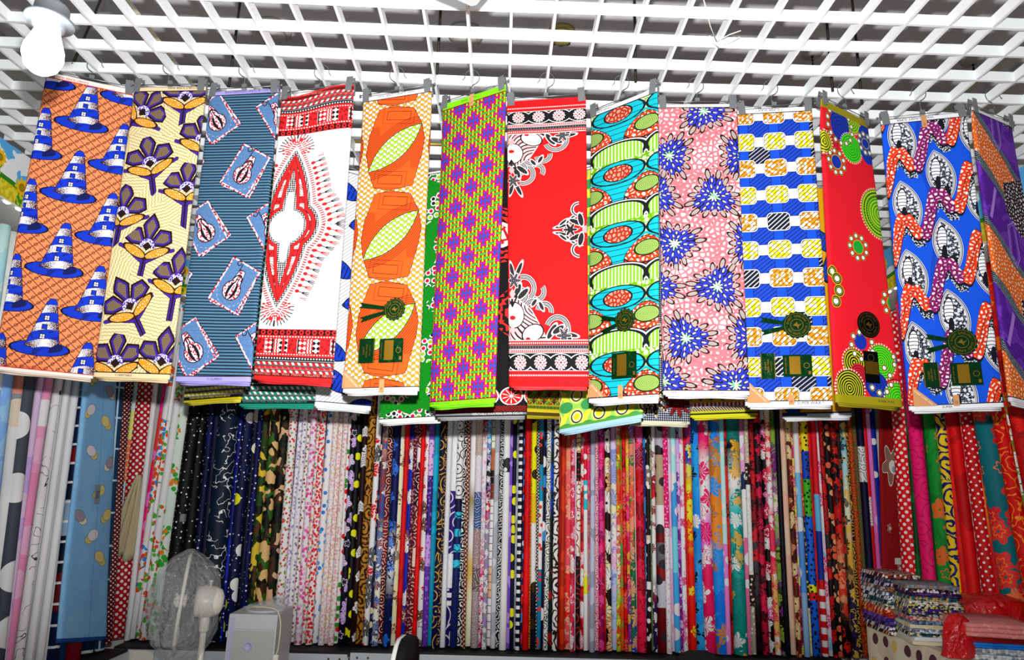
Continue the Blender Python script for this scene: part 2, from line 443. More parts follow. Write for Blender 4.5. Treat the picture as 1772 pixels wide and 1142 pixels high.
def pr_eyes(P, A):
    x, y = X(P), Y(P)
    # woven background of little stepped bricks
    st = flo(x/.05); yy = y+ab(wrap(x, .1))*.35
    f = fr(yy/.075+st*.5)
    def weave(a, w): return C0(a).over(f < .47, w).over(cmp(f, .5, .05) | cmp(fr(x/.05), .06, .06) & (f < .47), '#6a6e78')
    c = weave('#f4a010', '#fbf6ea')
    for ox in (.54, -.34, 1.42):
        L = vec(x-ox-.012*y+.03, wrap(y-.79, 1.205)); lx, ly = X(L), Y(L)
        out = poly(L, [(-.25, -.57), (-.045, -.6), (.25, -.53), (.37, -.29), (.415, -.07), (.39, .12), (.27, .56), (-.045, .595), (-.27, .54), (-.36, .3), (-.41, .05), (-.38, -.2)])
        R_ = local(L, 0, .01, -39); ln = vesica(Y(R_), X(R_), .165, .475)
        fill = C0('#f4601a').over((ln < .13) | (ab(lx-ly*.12) > .2), C0('#f06018').over(fr((ln+.03)/.027) < .36, '#9e2c08'))
        blockp = bx(local(L, .04, -.45, 8), 0, 0, .17, .06); blockq = bx(local(L, -.05, .45, 8), 0, 0, .17, .06)
        fill = fill.over((ln > .13) & (ab(ly) > .33), '#f4641c').over(cmp(blockp, 0, .004) | cmp(blockp, .055, .003) | cmp(blockq, 0, .004) | cmp(blockq, .055, .003), '#6b1c06')
        fill = fill.over(ln < .0, weave('#a8e000', '#f8fbea')).over(cmp(ln, .0, .006), '#3a3a08')
        c = c.over(out < .007, '#241408').over(out < 0, fill)
    return selvedge(c, P, A, '#f7f5f8', .055, .045)

def pr_bones(P, A):
    gx, gy = dot(P, 1/.058, 0, -.295/.058+.5), dot(P, 0, 1/.0587, -.148/.0587+.5)
    i, j = flo(gx), flo(gy); fx_, fy = gx-i-.5, gy-j-.5
    par = fr((i+j)*.5+.125) > .5
    a = M('MULTIPLY_ADD', fy-fx_, par, fx_); b = M('MULTIPLY_ADD', fx_-fy, par, fy)     # along a when even, swapped when odd
    def colour(i, j, odd):
        m_ = mn(ab(wrap(i, 8))+ab(wrap(j, 8)), ab(wrap(i-4, 8))+ab(wrap(j-4, 8)))
        return C0('#10c448').over(odd, '#a6e414').over(m_ < 2.5, '#c814b0').over(m_ < 1.5, '#1058ea')
    own = mn(Fx(VM('LENGTH', vec(ab(a)-.5, b, 0.0), out=1))-.25, mx(ab(b)-.15, ab(a)-.5))
    nbr = Fx(VM('LENGTH', vec(a, ab(b)-.5, 0.0), out=1))-.25       # rounded end of the bone next door
    ni = i+par*M('SIGN', fx_); nj = j+(1.0-par)*M('SIGN', fy)
    c = C0('#c00a1c').over((own < .05) | (nbr < .05), '#6a141c').over(own < 0, colour(i, j, par)).over(nbr < 0, colour(ni, nj, 1.0-par))
    return selvedge(c, P, A, '#8cf010', .085, .05, '#7a1420')

def pr_crimson(P, A):
    x, v = X(P), Y(P)
    tp = v < A/2
    e = M('MINIMUM', v, (A-v)/1.16)
    red, blk, wht, gry = '#f20f14', '#101014', '#fdf6f6', '#6a666c'
    c = C0(red)
    S = vec(x, e)
    def ring(cx, cy, r, w, half=None):
        k = cmp(dist(S, cx, cy), r, w)
        if half: k = k & (dot(S, half[0], half[1], -(half[0]*cx+half[1]*cy)) > 0)
        return k
    # corner ornament: scrolls, tendrils, leaves, star flowers
    for cx, cy, r, h in ((.46, .80, .085, (.2, 1)), (.37, 1.02, .085, (.6, -.8)), (.2, 1.06, .13, (.9, .3)), (.62, .60, .135, (.4, 1)), (.32, .80, .12, (-.3, 1)), (.16, .98, .07, (1, 0))):
        for w, k in ((.030, wht), (.022, blk), (.010, wht), (.005, blk)): c = c.over(ring(cx, cy, r, w, h), k)
    for cx, cy, rx, ry, ro in ((.12, 1.03, .03, .08, -25), (.19, 1.0, .028, .075, -50), (.55, .58, .03, .085, -35), (.63, .6, .028, .07, -60), (.42, .86, .018, .045, 30), (.33, .9, .018, .04, -40), (.05, 1.27, .02, .07, 15), (.14, 1.27, .02, .08, -25), (.8, .54, .06, .018, -10), (.76, .5, .03, .02, 0)):
        d = ell(S, cx, cy, rx, ry, ro); c = c.over(d < .012, wht).over(d < .003, '#3a383e').over((d < .0) & (fr((x+e)/.022) < .4), blk)
    for cx, cy in ((.074, 1.15), (.70, .535)):
        L = local(S, cx, cy); an = M('ARCTAN2', Y(L), X(L)); r = dist(S, cx, cy)
        st = r-(.062+.026*M('COSINE', an*6)); c = c.over(st < .012, wht).over(st < .002, '#26242a').over((st < 0) & cmp(fr(r/.02), .5, .15), '#8a868c')
    body = poly(S, [(-.2, .4), (.56, .4), (.36, .72), (.30, .82), (.12, .95), (-.2, .95)])
    c = c.over(body < 0, C0('#f2b6b8').over(fr((dist(S, .42, .92)+noise(P, 3, 0)*.15)/.045) < .34, blk).over(cmp(fr((dist(S, .42, .92)+noise(P, 3, 0)*.15)/.09), .3, .1), wht))
    c = c.over((body < .004) & (body > -.006), wht)
    for cx, cy, rx, ry, ro in ((.07, .765, .125, .135, 0), (.31, .565, .13, .085, 20)):
        d = ell(S, cx, cy, rx, ry, ro); c = c.over(d < .012, blk).over(d < 0, C0(wht).over(voro(P, 50, rnd=.4) < .16, '#c08a90'))
    c = c.over(ell(S, .055, .735, .038, .024) < 0, '#e01018').over(ell(S, .25, .50, .03, .022) < 0, '#e01018')
    for k in (-1, 0, 1): c = c.over(seg(S, .055, .86, .055+k*.06, .97, .009) < 0, blk)
    for cx, cy in ((.055, .60), (.055, 1.0)): c = c.over(poly(S, [(cx-.04, cy), (cx, cy-.06), (cx+.04, cy), (cx, cy+.06)]) < 0, '#f3b4b2')
    # the half ornament on the right edge
    Z = vec(x, ab(v-1.85))
    for cx, cy, r, w in ((.93, .0, .2, .022), (.93, .0, .2, .01), (.9, .27, .085, .02), (.9, .27, .085, .008)):
        c = c.over(cmp(dist(Z, cx, cy), r, w) & (X(Z) < (.95 if cy == 0 else .9)), wht if w in (.022, .02) else blk)
    c = c.over((dist(Z, .93, 0) < .178), C0(red).over(voro(P, 18, rnd=.3) < .14, '#ffc4c0'))
    for cx, cy, rx, ry, ro in ((.86, .1, .08, .028, -25), (.92, .13, .03, .08, 10), (.68, .05, .07, .016, 12), (.70, .1, .05, .014, 40)):
        d = ell(Z, cx, cy, rx, ry, ro); c = c.over(d < .01, wht).over(d < .002, '#26242a')
    an = M('ARCTAN2', v-1.85, x-.79); st = dist(vec(x, v), .79, 1.85)-(.062+.026*M('COSINE', an*6))
    c = c.over(st < .01, wht).over(st < .0, '#26242a').over((dist(Z, .99, 0) < .05), '#f0b0b0')
    # borders
    zig = fr(x/.026)
    c = c.over(e < .492, wht).over(e < .482, red).over(cmp(e, .458, .008) & (zig < .5), wht).over(e < .438, gry).over(cmp(e, .415, .01) & (fr(x/.035) < .6), '#1c1a1e').over(e < .392, wht).over(e < .386, red).over(cmp(e, .372, .007) & (zig < .5), wht)
    c = c.over(e < .357, wht).over(e < .350, blk)
    L = vec(wrap(x-.148, .256), e-.25); an = M('ARCTAN2', Y(L), X(L)); r = Fx(VM('LENGTH', vec(X(L), Y(L), 0.0), out=1))
    inb = (e < .35) & (e > .168)
    c = c.over(inb & cmp(ell(vec(X(L), Y(L)), 0, 0, .15, .092), 0, .004), wht)
    c = c.over(inb & (r < .074+.006*M('COSINE', an*13)), wht).over(inb & cmp(r, .062, .007) & (fr(an*2.07) < .5), red)
    k = Fx(VM('LENGTH', vec(wrap(X(L), .048), wrap(Y(L), .05), 0.0), out=1))
    c = c.over(inb & (r < .048), '#8c888c').over(inb & (r < .05) & (k < .012), red).over(inb & (r < .05) & cmp(k, .019, .004), wht)
    c = c.over(e < .168, wht).over(e < .162, red).over(cmp(e, .115, .008) & (fr(x/.022) < .5), wht)
    return c

def pr_vases(P, A):
    x, y = X(P), Y(P)
    blk = '#101a20'
    d, r1, _, _ = voro_id(P, 13)
    c = C0('#86c814').over(d < .42, '#f1f6e4').over(fr(d/.2) < .38, '#8ccc20').over(voro(P, 13, 'DISTANCE_TO_EDGE') < .05, '#5e9410')
    crk = voro(P, 17, 'DISTANCE_TO_EDGE')
    org = C0('#fbf1ea').over(crk < .25, '#ee4a12')
    W_, H_ = .82, .842
    # orange drums
    for oy in (.43,):
        L = grid_local(P, W_, H_, .853, oy+.1); lx, ly = X(L), Y(L)
        up = ell(L, 0, -.085, .345, .165); dn = ell(L, 0, .06, .35, .165)
        sk = mn(dn, mx(ab(lx)-.345, ab(ly)-.08))
        c = c.over(sk < .04, blk).over(sk < .03, '#f4f4f4').over(sk < .018, blk).over(sk < 0, org.over((fr(lx/.055) < .22), '#8a2408'))
        c = c.over((sk < 0) & (fr(lx/.055) > (ly-.13)*14+.35) & (ly > .12), blk)
        c = c.over(up < .012, blk).over(up < 0, org.over(ab(wrap(ly, .075)) < .004, '#5a1a08'))
        ol = ell(L, 0, -.105, .17, .092)
        c = c.over(ol < .012, blk).over(ol < 0, C0('#6f9c16').over(fr(ol/.014) < .4, '#c4d890'))
    # turquoise vases
    L = grid_local(P, W_, H_, .43, .47); lx, ly = X(L), Y(L); al = ab(lx)
    lines = C0('#04c2d2').over(ab(wrap(ly+.02, .078)) < .0045, '#0a4a58')
    w = .082+(ly-.08)*(ly-.08)*3.4
    nk = al-w
    c = c.over((nk < .012) & (ly > -.25) & (ly < .36), blk).over((nk < 0) & (ly > -.25) & (ly < .36), lines)
    rim = ell(L, 0, .27, .375, .145); rim2 = mn(rim, mx(al-.36, ab(ly-.37)-.1))
    c = c.over((rim2 < .045) & (ly < .37), blk).over((rim2 < .034) & (ly < .37), '#f4f4f4').over((rim2 < .022) & (ly < .37), blk)
    c = c.over((rim2 < 0) & (ly < .372), C0('#8fd416').over(fr(lx/.05) < .45, '#f3f8ea').over(fr(lx/.05) < .08, '#37560c'))
    L = grid_local(P, W_, H_, .43, .165); lx, ly = X(L), Y(L)
    top = ell(L, 0, 0, .375, .145)
    c = c.over(top < .014, blk).over(top < 0, C0('#04c2d2').over(ab(wrap(ly+.02, .078)) < .0045, '#0a4a58'))
    ey = ell(L, 0, .005, .195, .1)
    c = c.over(ey < .013, blk).over(ey < 0, C0('#c23210').over(crk > .2, '#e4b7a0').over(fr(ey/.02) < .25, '#a02a10'))
    return selvedge(c, P, A, '#f5f6f8', .055, .05)

def pr_pinkflowers(P, A):
    x, y = X(P), Y(P)
    cr = voro(P, 15, 'DISTANCE_TO_EDGE'); nn = noise(P, 2.5, 1)
    c = C0('#ffffff').over(cr < (.47-nn*.42), '#f5838d')
    Q = vec(x+noise(P, 3.2, 1)*.25, y+noise(P, 2.6, 1)*.5)
    c = c.over(fr(Y(Q)/.115+X(Q)*1.3) < .035, '#3a1a18')
    pts = [(.577, .099, 10), (.127, .741, 70), (.667, 1.317, 30), (.172, 1.955, 100), (.671, 2.524, 55), (.278, 3.184, 0), (.836, 3.764, 80), (.0, 3.72, 20), (1.04, .751, 0), (1.05, 3.176, 0), (-.06, 1.28, 40), (-.08, 2.52, 10), (1.1, 1.95, 0)]
    L = nearest(P, pts); lx, ly = X(L), Y(L); r = Fx(VM('LENGTH', vec(lx, ly, 0.0), out=1)); an = M('ARCTAN2', ly, lx)
    lob = M('COSINE', an*3)*.16+.80; rr = r/lob
    def petal(n, r0, half, wid, ph):
        f = (fr(an*(n/6.2832)+ph)-.5)*(6.2832/n)*r
        return Fx(VM('LENGTH', vec(f/wid, (rr-r0)/half, 0.0), out=1))
    brn = '#2e1210'
    p0 = petal(15, .335, .08, .030, 0.0)
    c = c.over((p0 < 1.25) & (rr < .43), brn).over((p0 < .8), C0('#e6d4cc').over(fr(rr/.016) < .4, brn))
    c = c.over((rr < .295+M('COSINE', an*15)*.03), brn)
    p1 = petal(15, .30, .05, .022, .5); c = c.over(p1 < 1.0, '#f7a7ac').over(p1 < .55, brn)
    p2 = petal(13, .225, .062, .042, 0.0); c = c.over(p2 < 1.1, '#0c0a2c').over(p2 < 1.0, '#3346e0').over(p2 < .6, '#10103c').over(petal(13, .235, .03, .012, 0.0) < 1, '#e8d0c4')
    p3 = petal(11, .14, .06, .036, .5); c = c.over(p3 < 1.12, '#0c0a2c').over(p3 < 1.0, '#3346e0').over(p3 < .6, '#10103c').over(petal(11, .15, .028, .011, .5) < 1, '#e8d0c4')
    st = rr-(.068+.03*M('COSINE', an*9)); c = c.over(st < .012, '#1c1418').over(st < 0, C0('#f4fff4').over(noise(P, 18, 0) > .55, '#9ce6b4')).over(cmp(rr, .03, .006) & (fr(an*1.6) < .5), '#6a5a50')
    return selvedge(c, P, A, '#fdfbfb', .04, .05, '#3a1a20')

def pr_checks(P, A):
    x, y = X(P), Y(P)
    c = C0('#fbfbfe')
    rb = ab(wrap(y-.288, .376))
    c = c.over(rb < .082, '#0c58e2')
    def rsq(L): return M('MAXIMUM', Fx(VM('LENGTH', vec(mx(ab(X(L))-.085, 0.0), mx(ab(Y(L))-.062, 0.0), 0.0), out=1))-.052, -1.0)
    Lb = grid_local(P, .405, .376, .275, .288); db = rsq(Lb)
    ci, cj = flo(dot(P, 1/.405, 0, -.275/.405+.5)), flo(dot(P, 0, 1/.376, -.288/.376+.5))
    dark = hash1(ci*7.3+cj*3.1+2.4) > .8
    fillb = C0('#1550d0').over(dark, '#0c1430').over((ab(wrap(dot(P, .8, 1), .055)) < .007), C0('#0a1c70').over(dark, '#c8ccdc'))
    c = c.over(db < .006, '#0a1a5a').over(db < 0, fillb)
    La = grid_local(P, .405, .376, .481, .098); da = rsq(La)
    cj = flo(dot(P, 0, 1/.376, -.098/.376+.5)); odd = fr(cj*.5+.125) > .5
    bl = voro(P, 22, 'SMOOTH_F1')
    fa = C0('#f59a08').over(odd, '#eadf08').over(bl < .33, '#fffbe8').over(ab(wrap(dot(P, .9, 1), .06)) < .006, '#5a4a18')
    ci2 = flo(dot(P, 1/.405, 0, -.481/.405+.5)); dk2 = hash1(ci2*5.7+cj*2.3+11.0) > .86
    fa = fa.over(dk2, C0('#10162c').over(ab(wrap(dot(P, .9, 1), .06)) < .008, '#dfe2ea'))
    c = c.over(da < .014, '#27304a').over(da < .010, '#fdfdff').over(da < 0, '#4a3c14').over(da < -.005, fa)
    return selvedge(c, P, A, '#f7f7fb', .055, .05, '#26263a')

def pr_redcircles(P, A):
    x, y = X(P), Y(P)
    c = C0('#ef1c30')
    g, bl, ye, blk = '#16b41c', '#0e3ab8', '#d8dc18', '#10100c'
    def conc(c, cx, cy, r, a, b, per=.036, teeth=True):
        d = dist(P, cx, cy)
        if teeth:
            an = M('ARCTAN2', y-cy, x-cx); c = c.over(cmp(d, r+.014, .012) & (fr(an*r*26) < .5), '#fbe6c8')
        return c.over(d < r, C0(a).over(fr(d/per) < .42, b))
    def beads(c, cx, cy, r, n, core, rc):
        an = M('ARCTAN2', y-cy, x-cx); f = (fr(an*n/6.2832)-.5)*6.2832/n
        d = dist(P, cx, cy); k = Fx(VM('LENGTH', vec(f*r, d-r, 0.0), out=1))
        if core: c = c.over(d < rc+.012, '#c8bc20').over(d < rc, core)
        return c.over(k < .043, '#b8b020').over(k < .037, '#3a3a10').over(k < .026, '#ffffff')
    for cx, cy, r in ((.36, .3, .25), (.08, .6, .22), (.36, 3.58, .21), (.42, 3.45, .2), (.9, 3.83, .26)):
        d = dist(P, cx, cy); c = c.over((d < r) & (fr(d/.034) < .3), '#3a0a14')
    c = conc(c, .02, .577, .15, ye, blk); c = conc(c, .62, .12, .17, g, ye)
    c = c.over(ell(P, .36, .25, .19, .24) < 0, C0(bl).over(fr(dist(P, .36, .3)/.05) < .2, '#081c5c'))
    c = conc(c, .56, .53, .2, g, '#5af018'); c = c.over(ell(P, .9, .38, .17, .3) < 0, bl)
    c = conc(c, 1.0, 1.38, .35, g, ye, .045)
    d = dist(P, 1.0, 1.38); c = c.over(cmp(d, .30, .013) & (fr(M('ARCTAN2', y-1.38, x-1.0)*8) < .6) | cmp(d, .245, .011) & (fr(M('ARCTAN2', y-1.38, x-1.0)*7) < .6), '#0c2a08')
    c = beads(c, .238, .805, .15, 9, bl, .09); c = beads(c, .88, .37, .14, 9, bl, .07); c = beads(c, .36, .26, .25, 14, None, 0)
    c = beads(c, .52, 1.915, .15, 9, '#16b43c', .085); c = beads(c, 1.03, 2.6, .16, 9, '#16b43c', .09)
    for cx, cy in ((.03, 2.30), (.108, 2.384), (.133, 2.536), (.07, 2.676)):
        d = ell(P, cx, cy, .075, .07); c = c.over(d < .008, ye).over(d < 0, blk).over(d < -.016, ye).over(d < -.022, '#2a2a10').over(d < -.034, '#ffffff')
    c = c.over(dist(P, .43, 3.15) < .1, bl); c = conc(c, .30, 3.42, .17, blk, ye); c = conc(c, .73, 3.38, .21, g, '#7cf020', .03)
    c = c.over(dist(P, .36, 3.58) < .15, C0('#e01c38').over(fr(dist(P, .36, 3.58)/.03) < .35, '#5a0c18'))
    c = c.over(dist(P, .62, 3.68) < .17, C0(bl).over(fr(dist(P, .62, 3.68)/.05) < .2, '#081c5c'))
    c = conc(c, .2, 3.74, .22, blk, ye, .032); c = conc(c, .93, 3.83, .2, g, '#7cf020', .034)
    c = beads(c, .45, 3.2, .17, 9, None, 0); c = beads(c, .68, 3.6, .17, 9, None, 0); c = beads(c, 1.02, 3.35, .1, 6, bl, .06)
    return c.over((y < .1) | (y > A-.1), '#a69c0c')

def pr_ribbons(P, A):
    x, y = X(P), Y(P)
    blue, navy = '#0a5ee6', '#0c1026'
    c = C0(blue)
    w = x+sn(y*3.3)*.06
    for k in (.44, .455, .47): c = c.over(ab(wrap(w-k, .826)) < .0028, '#0a2a8a')
    bub = C0('#141a30').over(voro(P, 24) < .36, '#eef2f8').over(voro(P, 60) < .22, '#cfd6e4')
    tiny = C0('#1c2436').over(voro(P, 42) < .34, '#dfe6ee')
    def eye(c, ox, oy):
        L = grid_local(vec(x+y*.02, y), .826, .95, ox, oy, -9); lx, ly = X(L), Y(L)
        d = vesica(lx, ly, .15, .36)
        c = c.over(d < .012, '#f2f4fa').over(d < .006, navy).over(d < -.004, '#f2f4fa').over(d < -.012, navy).over(d < -.018, C0('#f2f4fa').over(d < -.026, bub.over(ly > .12, tiny)))
        l2 = ell(L, -.04, -.1, .05, .15, 12); c = c.over((l2 < .008) & (d < -.02), navy).over((l2 < 0) & (d < -.02), C0('#f6f8fc').over(fr(dist(L, -.07, .06)/.045) < .2, navy))
        l3 = ell(L, -.055, .09, .03, .1, 10); c = c.over((l3 < 0) & (d < -.02), navy)
        c = c.over((poly(L, [(-.02, .2), (.05, .12), (.05, .34), (.0, .32)]) < 0) & (d < -.01), '#10141e')
        return c
    c = eye(c, .235, .305); c = eye(c, .648, .865)
    # stepping ribbons
    yc = sn((x-.255)*(6.2832/.405))*.158
    t = wrap(y-(.775-.80*(x-.0))-yc+.0, .95) if False else M('WRAP', y+x*.80-.79-yc, .475, -.475)
    steep = sn((x-.255)*(6.2832/.405)+1.5708)           # +1 where the ribbon falls, -1 where it climbs
    sl = steep*2.45-.8; hw = M('SQRT', sl*sl+1.0)*.074
    crk = voro(P, 19, 'DISTANCE_TO_EDGE')
    pur = cmp(fr((x-.335)/.81), .25, .25)
    rib = C0('#fdf6f4').over(crk < .27, C0('#f0480e').over(pur, '#9a1c78'))
    tri = (t > 0) & (t < hw+.11) & (steep > -.2)
    c = c.over(tri, tiny)
    c = c.over(ab(t-.012) < hw+.022, navy).over(ab(t) < hw, rib).over(cmp(t/hw, .0, .05) | cmp(t/hw, .42, .03), '#241018')
    return selvedge(c, P, A, '#f6f7fb', .055, .05, '#26263a')

def pr_purple(P, A):
    x, y = X(P), Y(P)
    q = vec(x+noise(P, 2, 0)*.1, y)
    t = M('WRAP', Y(q)-X(q)*.94, 1.62, 0.0)
    crk = voro(P, 19, 'DISTANCE_TO_EDGE')
    pur = C0('#6526a8').over(noise(P, 3, 1) > .52, '#7d3cc0')
    br = (fr((y-x*.5)/.075) < .08) | (fr((x+y*.15)/.14+flo((y-x*.5)/.075)*.5) < .05)
    pur = pur.over(br & (fr(t*.9+x) < .75), '#3a1470')
    hat = C0('#10141e').over(fr((t+x*.05)/.03) < .42, '#9fb0bc').over((voro(P, 40) < .2), '#0a0c12')
    c = hat
    c = c.over(cmp(t, .30, .30), C0('#f3e2cc').over(crk < .27, '#f2700a'))
    c = c.over(cmp(t, 1.12, .36), pur).over(cmp(fr(x*.9+t*.3), .5, .02) & cmp(t, 1.1, .3), '#b78ae6')
    d = bx(local(P, .78, 1.26, 0), 0, 0, .3, .34)
    for cy in (-.35, 1.26, 2.84):
        h = poly(P, [(.5, cy-.3), (1.2, cy-.5), (1.2, cy+.45), (.75, cy+.42), (.48, cy+.1)])
        c = c.over(h < 0, C0('#2a1024').over(crk > .26, '#e9dfe6'))
        k = poly(P, [(.46, cy+.3), (.62, cy+.22), (.62, cy+.72), (.52, cy+.86), (.42, cy+.7)]); c = c.over(cmp(k, 0, .008) | cmp(k, -.03, .004), '#b78ae6')
    return selvedge(c, P, A, '#efeef4', .04, .05)
# ------------------------------------------------------------------ setting
GZ, S_ = CZ+10.486*0.15, 0.15                    # underside of the grille, cell size
def gx(c): return (c-0.043)*S_
def gy(r): return (r+13.469)*S_
XL, XR, YB = -2.455, 2.485, 4.87                 # faces of the fascia boards
m_floor = material('floor_tile', base='#b9b2a6', rough=.4, bump=(30, .1, .01))
m_wall = material('wall_paint', base='#d8d6d0', rough=.9, bump=(60, .1, .01))
m_slab = material('slab_paint', base='#e4e3e6', rough=.95, bump=(25, .25, .02))
m_slat = material('white_enamel', base='#d4d8da', rough=.45, spec=.4)
struct('floor', box((-3.1, -1.6, -.1), (3.1, 5.4, 0)), m_floor)
struct('wall_back', box((-3.1, 5.25, 0), (3.1, 5.4, 3.95)), m_wall)
struct('wall_left', box((-3.1, -1.6, 0), (-2.95, 5.25, 3.95)), m_wall)
struct('wall_right', box((2.95, -1.6, 0), (3.1, 5.25, 3.95)), m_wall)
struct('ceiling', box((-3.1, -1.6, GZ+.9), (3.1, 5.4, GZ+1.0)), m_slab)
grille = empty('trim_1', (0, 2.4, GZ)); tag(grille, 'white open-cell ceiling grille of crossing slats below the grey slab', kind='structure')
rs = random.Random(3)
def slat(p0, p1, wave):
    bm = bmesh.new(); n = 26; d = (Vector(p1)-Vector(p0)); t = d.normalized(); s = Vector((0,0,1)).cross(t)
    ph, k = rs.random()*6, rs.uniform(3, 6); rings = []
    for i in range(n+1):
        f = i/n; p = Vector(p0)+d*f; dz = wave*(math.sin(ph+k*f*3)+.6*math.sin(ph*2+k*f*7)); lean = wave*.8*math.sin(ph*3+k*f*4)
        ring = []
        for sx, z in ((-1, 0), (1, 0), (1, .04), (-1, .04)):
            q = p+s*(sx*.005+(lean if z else 0)); q.z += z+dz; ring.append(bm.verts.new(q))
        rings.append(ring)
    for a, b in zip(rings, rings[1:]):
        for j in range(4): bm.faces.new((a[j], b[j], b[(j+1)%4], a[(j+1)%4]))
    bm.faces.new(rings[0]); bm.faces.new(rings[-1][::-1])
    bmesh.ops.recalc_face_normals(bm, faces=bm.faces)
    return obj('slat', bm, m_slat, grille)
for r in range(-6, 20): 
    if gy(r) < YB-.03: slat((XL+.005, gy(r), GZ), (XR-.005, gy(r), GZ), .0016)
for c in range(-16, 17):
    if XL+.01 < gx(c) < XR-.01: slat((gx(c), gy(-6)-.07, GZ-.0007), (gx(c), YB-.005, GZ-.0007), .0006)
# fascia boards with a sunflower print, light strips under them
def pr_sunflower(P):
    x, y = X(P), Y(P)                               # metres along, metres down from the top of the board
    c = C0('#58b2f0').over(noise(P, 6, 3) > (.54-(y)*.5), '#f2f8fc')
    hill = y+noise(vec(x, 0.0), 2.2, 1)*.16
    c = c.over(hill > .26, C0('#d8c41c').over(noise(P, 40, 1) > .55, '#efe23a')).over(cmp(hill, .262, .012), '#2f8a1e')
    for ox, oy, r in ((.0, .075, .035), (.075, .09, .045), (.035, .155, .062), (.25, .17, .05), (.36, .2, .035)):
        L = vec(wrap(x-ox, .56), y-oy); an = M('ARCTAN2', Y(L), X(L)); d = Fx(VM('LENGTH', vec(X(L), Y(L), 0.0), out=1))
        st = mx(ab(X(L))-.012-noise(P, 30, 0)*.02, -(Y(L))+.03); c = c.over((st < 0) & (noise(P, 45, 1) > .42), '#2a9a22')
        c = c.over(d < r*(.86+.0)+sn(an*9)*(r*.16), C0('#f7cf12').over(fr(an*2.9) < .25, '#e8a80c'))
        c = c.over(d < r*.42, '#c06a10').over(d < r*.26, '#8c9a1a')
    return c
m_fas = material('sunflower_print', pr_sunflower, rough=.5)
m_board = material('white_board', base='#dcdcd8', rough=.6)
m_led = material('led_light', base='#ffffff', emit='#fffbe6', estr=14)
m_strip = material('led_strip_tape', base='#e9e7df', rough=.5)
def uv_plane(name, a, ex, ey, w, h, thick, mat, parent=None, scale=1.0):
    """flat board with UV in metres (u along ex, v down)"""
    a, ex, ey = Vector(a), Vector(ex), Vector(ey); n = ex.cross(ey).normalized()
    bm = bmesh.new(); uvl = bm.loops.layers.uv.new('UVMap')
    q = [(0, 0), (w, 0), (w, h), (0, h)]
    f_ = [bm.verts.new(a+ex*u+ey*v) for u, v in q]; b_ = [bm.verts.new(a+ex*u+ey*v+n*thick) for u, v in q]
    fs = [bm.faces.new(f_), bm.faces.new(b_[::-1])]+[bm.faces.new((f_[i], b_[i], b_[(i+1)%4], f_[(i+1)%4])) for i in range(4)]
    bmesh.ops.recalc_face_normals(bm, faces=bm.faces)
    for f in bm.faces:
        for l in f.loops:
            d = l.vert.co-a; l[uvl].uv = (d.dot(ex)*scale, d.dot(ey)*scale)
    return obj(name, bm, mat, parent)
FZ = 2.705
def fascia(name, a, ex, w, out, label):
    """a: top corner of the face; out: direction into the wall"""
    o = uv_plane(name, a, ex, (0,0,-1), w, GZ-FZ, .02, m_fas); tag(o, label, kind='structure')
    a, ex, out = Vector(a), Vector(ex), Vector(out)
    bm = bmesh.new(); c = a+ex*(w/2)+out*.16; c.z = FZ+.012
    add_obox(bm, c, ex, out, (0,0,1), w/2, .14, .012); obj('soffit', bm, m_board, o)
    bm = bmesh.new(); c = a+ex*(w/2)+out*.012; c.z = FZ-.004; add_obox(bm, c, ex, out, (0,0,1), w/2, .012, .004); st = obj('led_tape', bm, m_strip, o)
    bm = bmesh.new(); n = int(w/.085)
    for i in range(n):
        c = a+ex*((i+.5)*w/n)+out*.010; c.z = FZ-.011; add_obox(bm, c, ex, out, (0,0,1), .012, .007, .004)
    obj('led_row', bm, m_led, st)
    return o
fascia('trim_2', (XL, .2, GZ), (0, 1, 0), YB-.2, (-1, 0, 0), 'sunflower printed fascia board along the left shelves')
fascia('trim_3', (XL, YB, GZ), (1, 0, 0), XR-XL, (0, 1, 0), 'sunflower printed fascia board above the back wall rolls')
fascia('trim_4', (XR, YB, GZ), (0, -1, 0), YB-.2, (1, 0, 0), 'sunflower printed fascia board along the right shelves')
# shelves under the rolls
m_dark = material('black_shelf_and_gap_shade', base='#1a1a1c', rough=.6)
m_beam = material('grey_steel', base='#c9d0d6', rough=.35, metal=.2, spec=.5)
m_hole = material('bolt', base='#5a5048', rough=.5, metal=.6)
SZ = .345
m_panel = material('beige_panel', base='#e4dfd2', rough=.7)
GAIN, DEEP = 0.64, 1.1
# ------------------------------------------------------------------ hanging cloths
m_chrome = material('chrome_wire', base='#8a8c90', rough=.3, metal=.6, spec=.6)
m_clip = material('steel_clip', base='#8d9194', rough=.38, metal=.35, spec=.6)
m_ink = material('selvedge_ink', base='#2a2a48', rough=.9)
m_inkred = material('selvedge_red_ink', base='#d03018', rough=.9)
def plane_hit(p, O, n): d = ray(*p); return CAM+d*((O-CAM).dot(n)/d.dot(n))
class Sheet:
    """a hung rectangle: TL, TR, BR, BL in world space"""
    def __init__(s, tl, tr, br, bl): s.tl, s.tr, s.br, s.bl = map(Vector, (tl, tr, br, bl)); s.finish()
    def finish(s):
        s.ex = (s.tr-s.tl); s.w = s.ex.length; s.ex = s.ex.normalized(); s.n = Vector((s.ex.y, -s.ex.x, 0)).normalized()  # towards the viewer
        s.A = ((s.tl.z-s.bl.z)+(s.tr.z-s.br.z))/2/.3
    def at(s, u, v):                                 # v in 30 cm units
        f = v/s.A; return (s.tl*(1-u)+s.tr*u)*(1-f)+(s.bl*(1-u)+s.br*u)*f
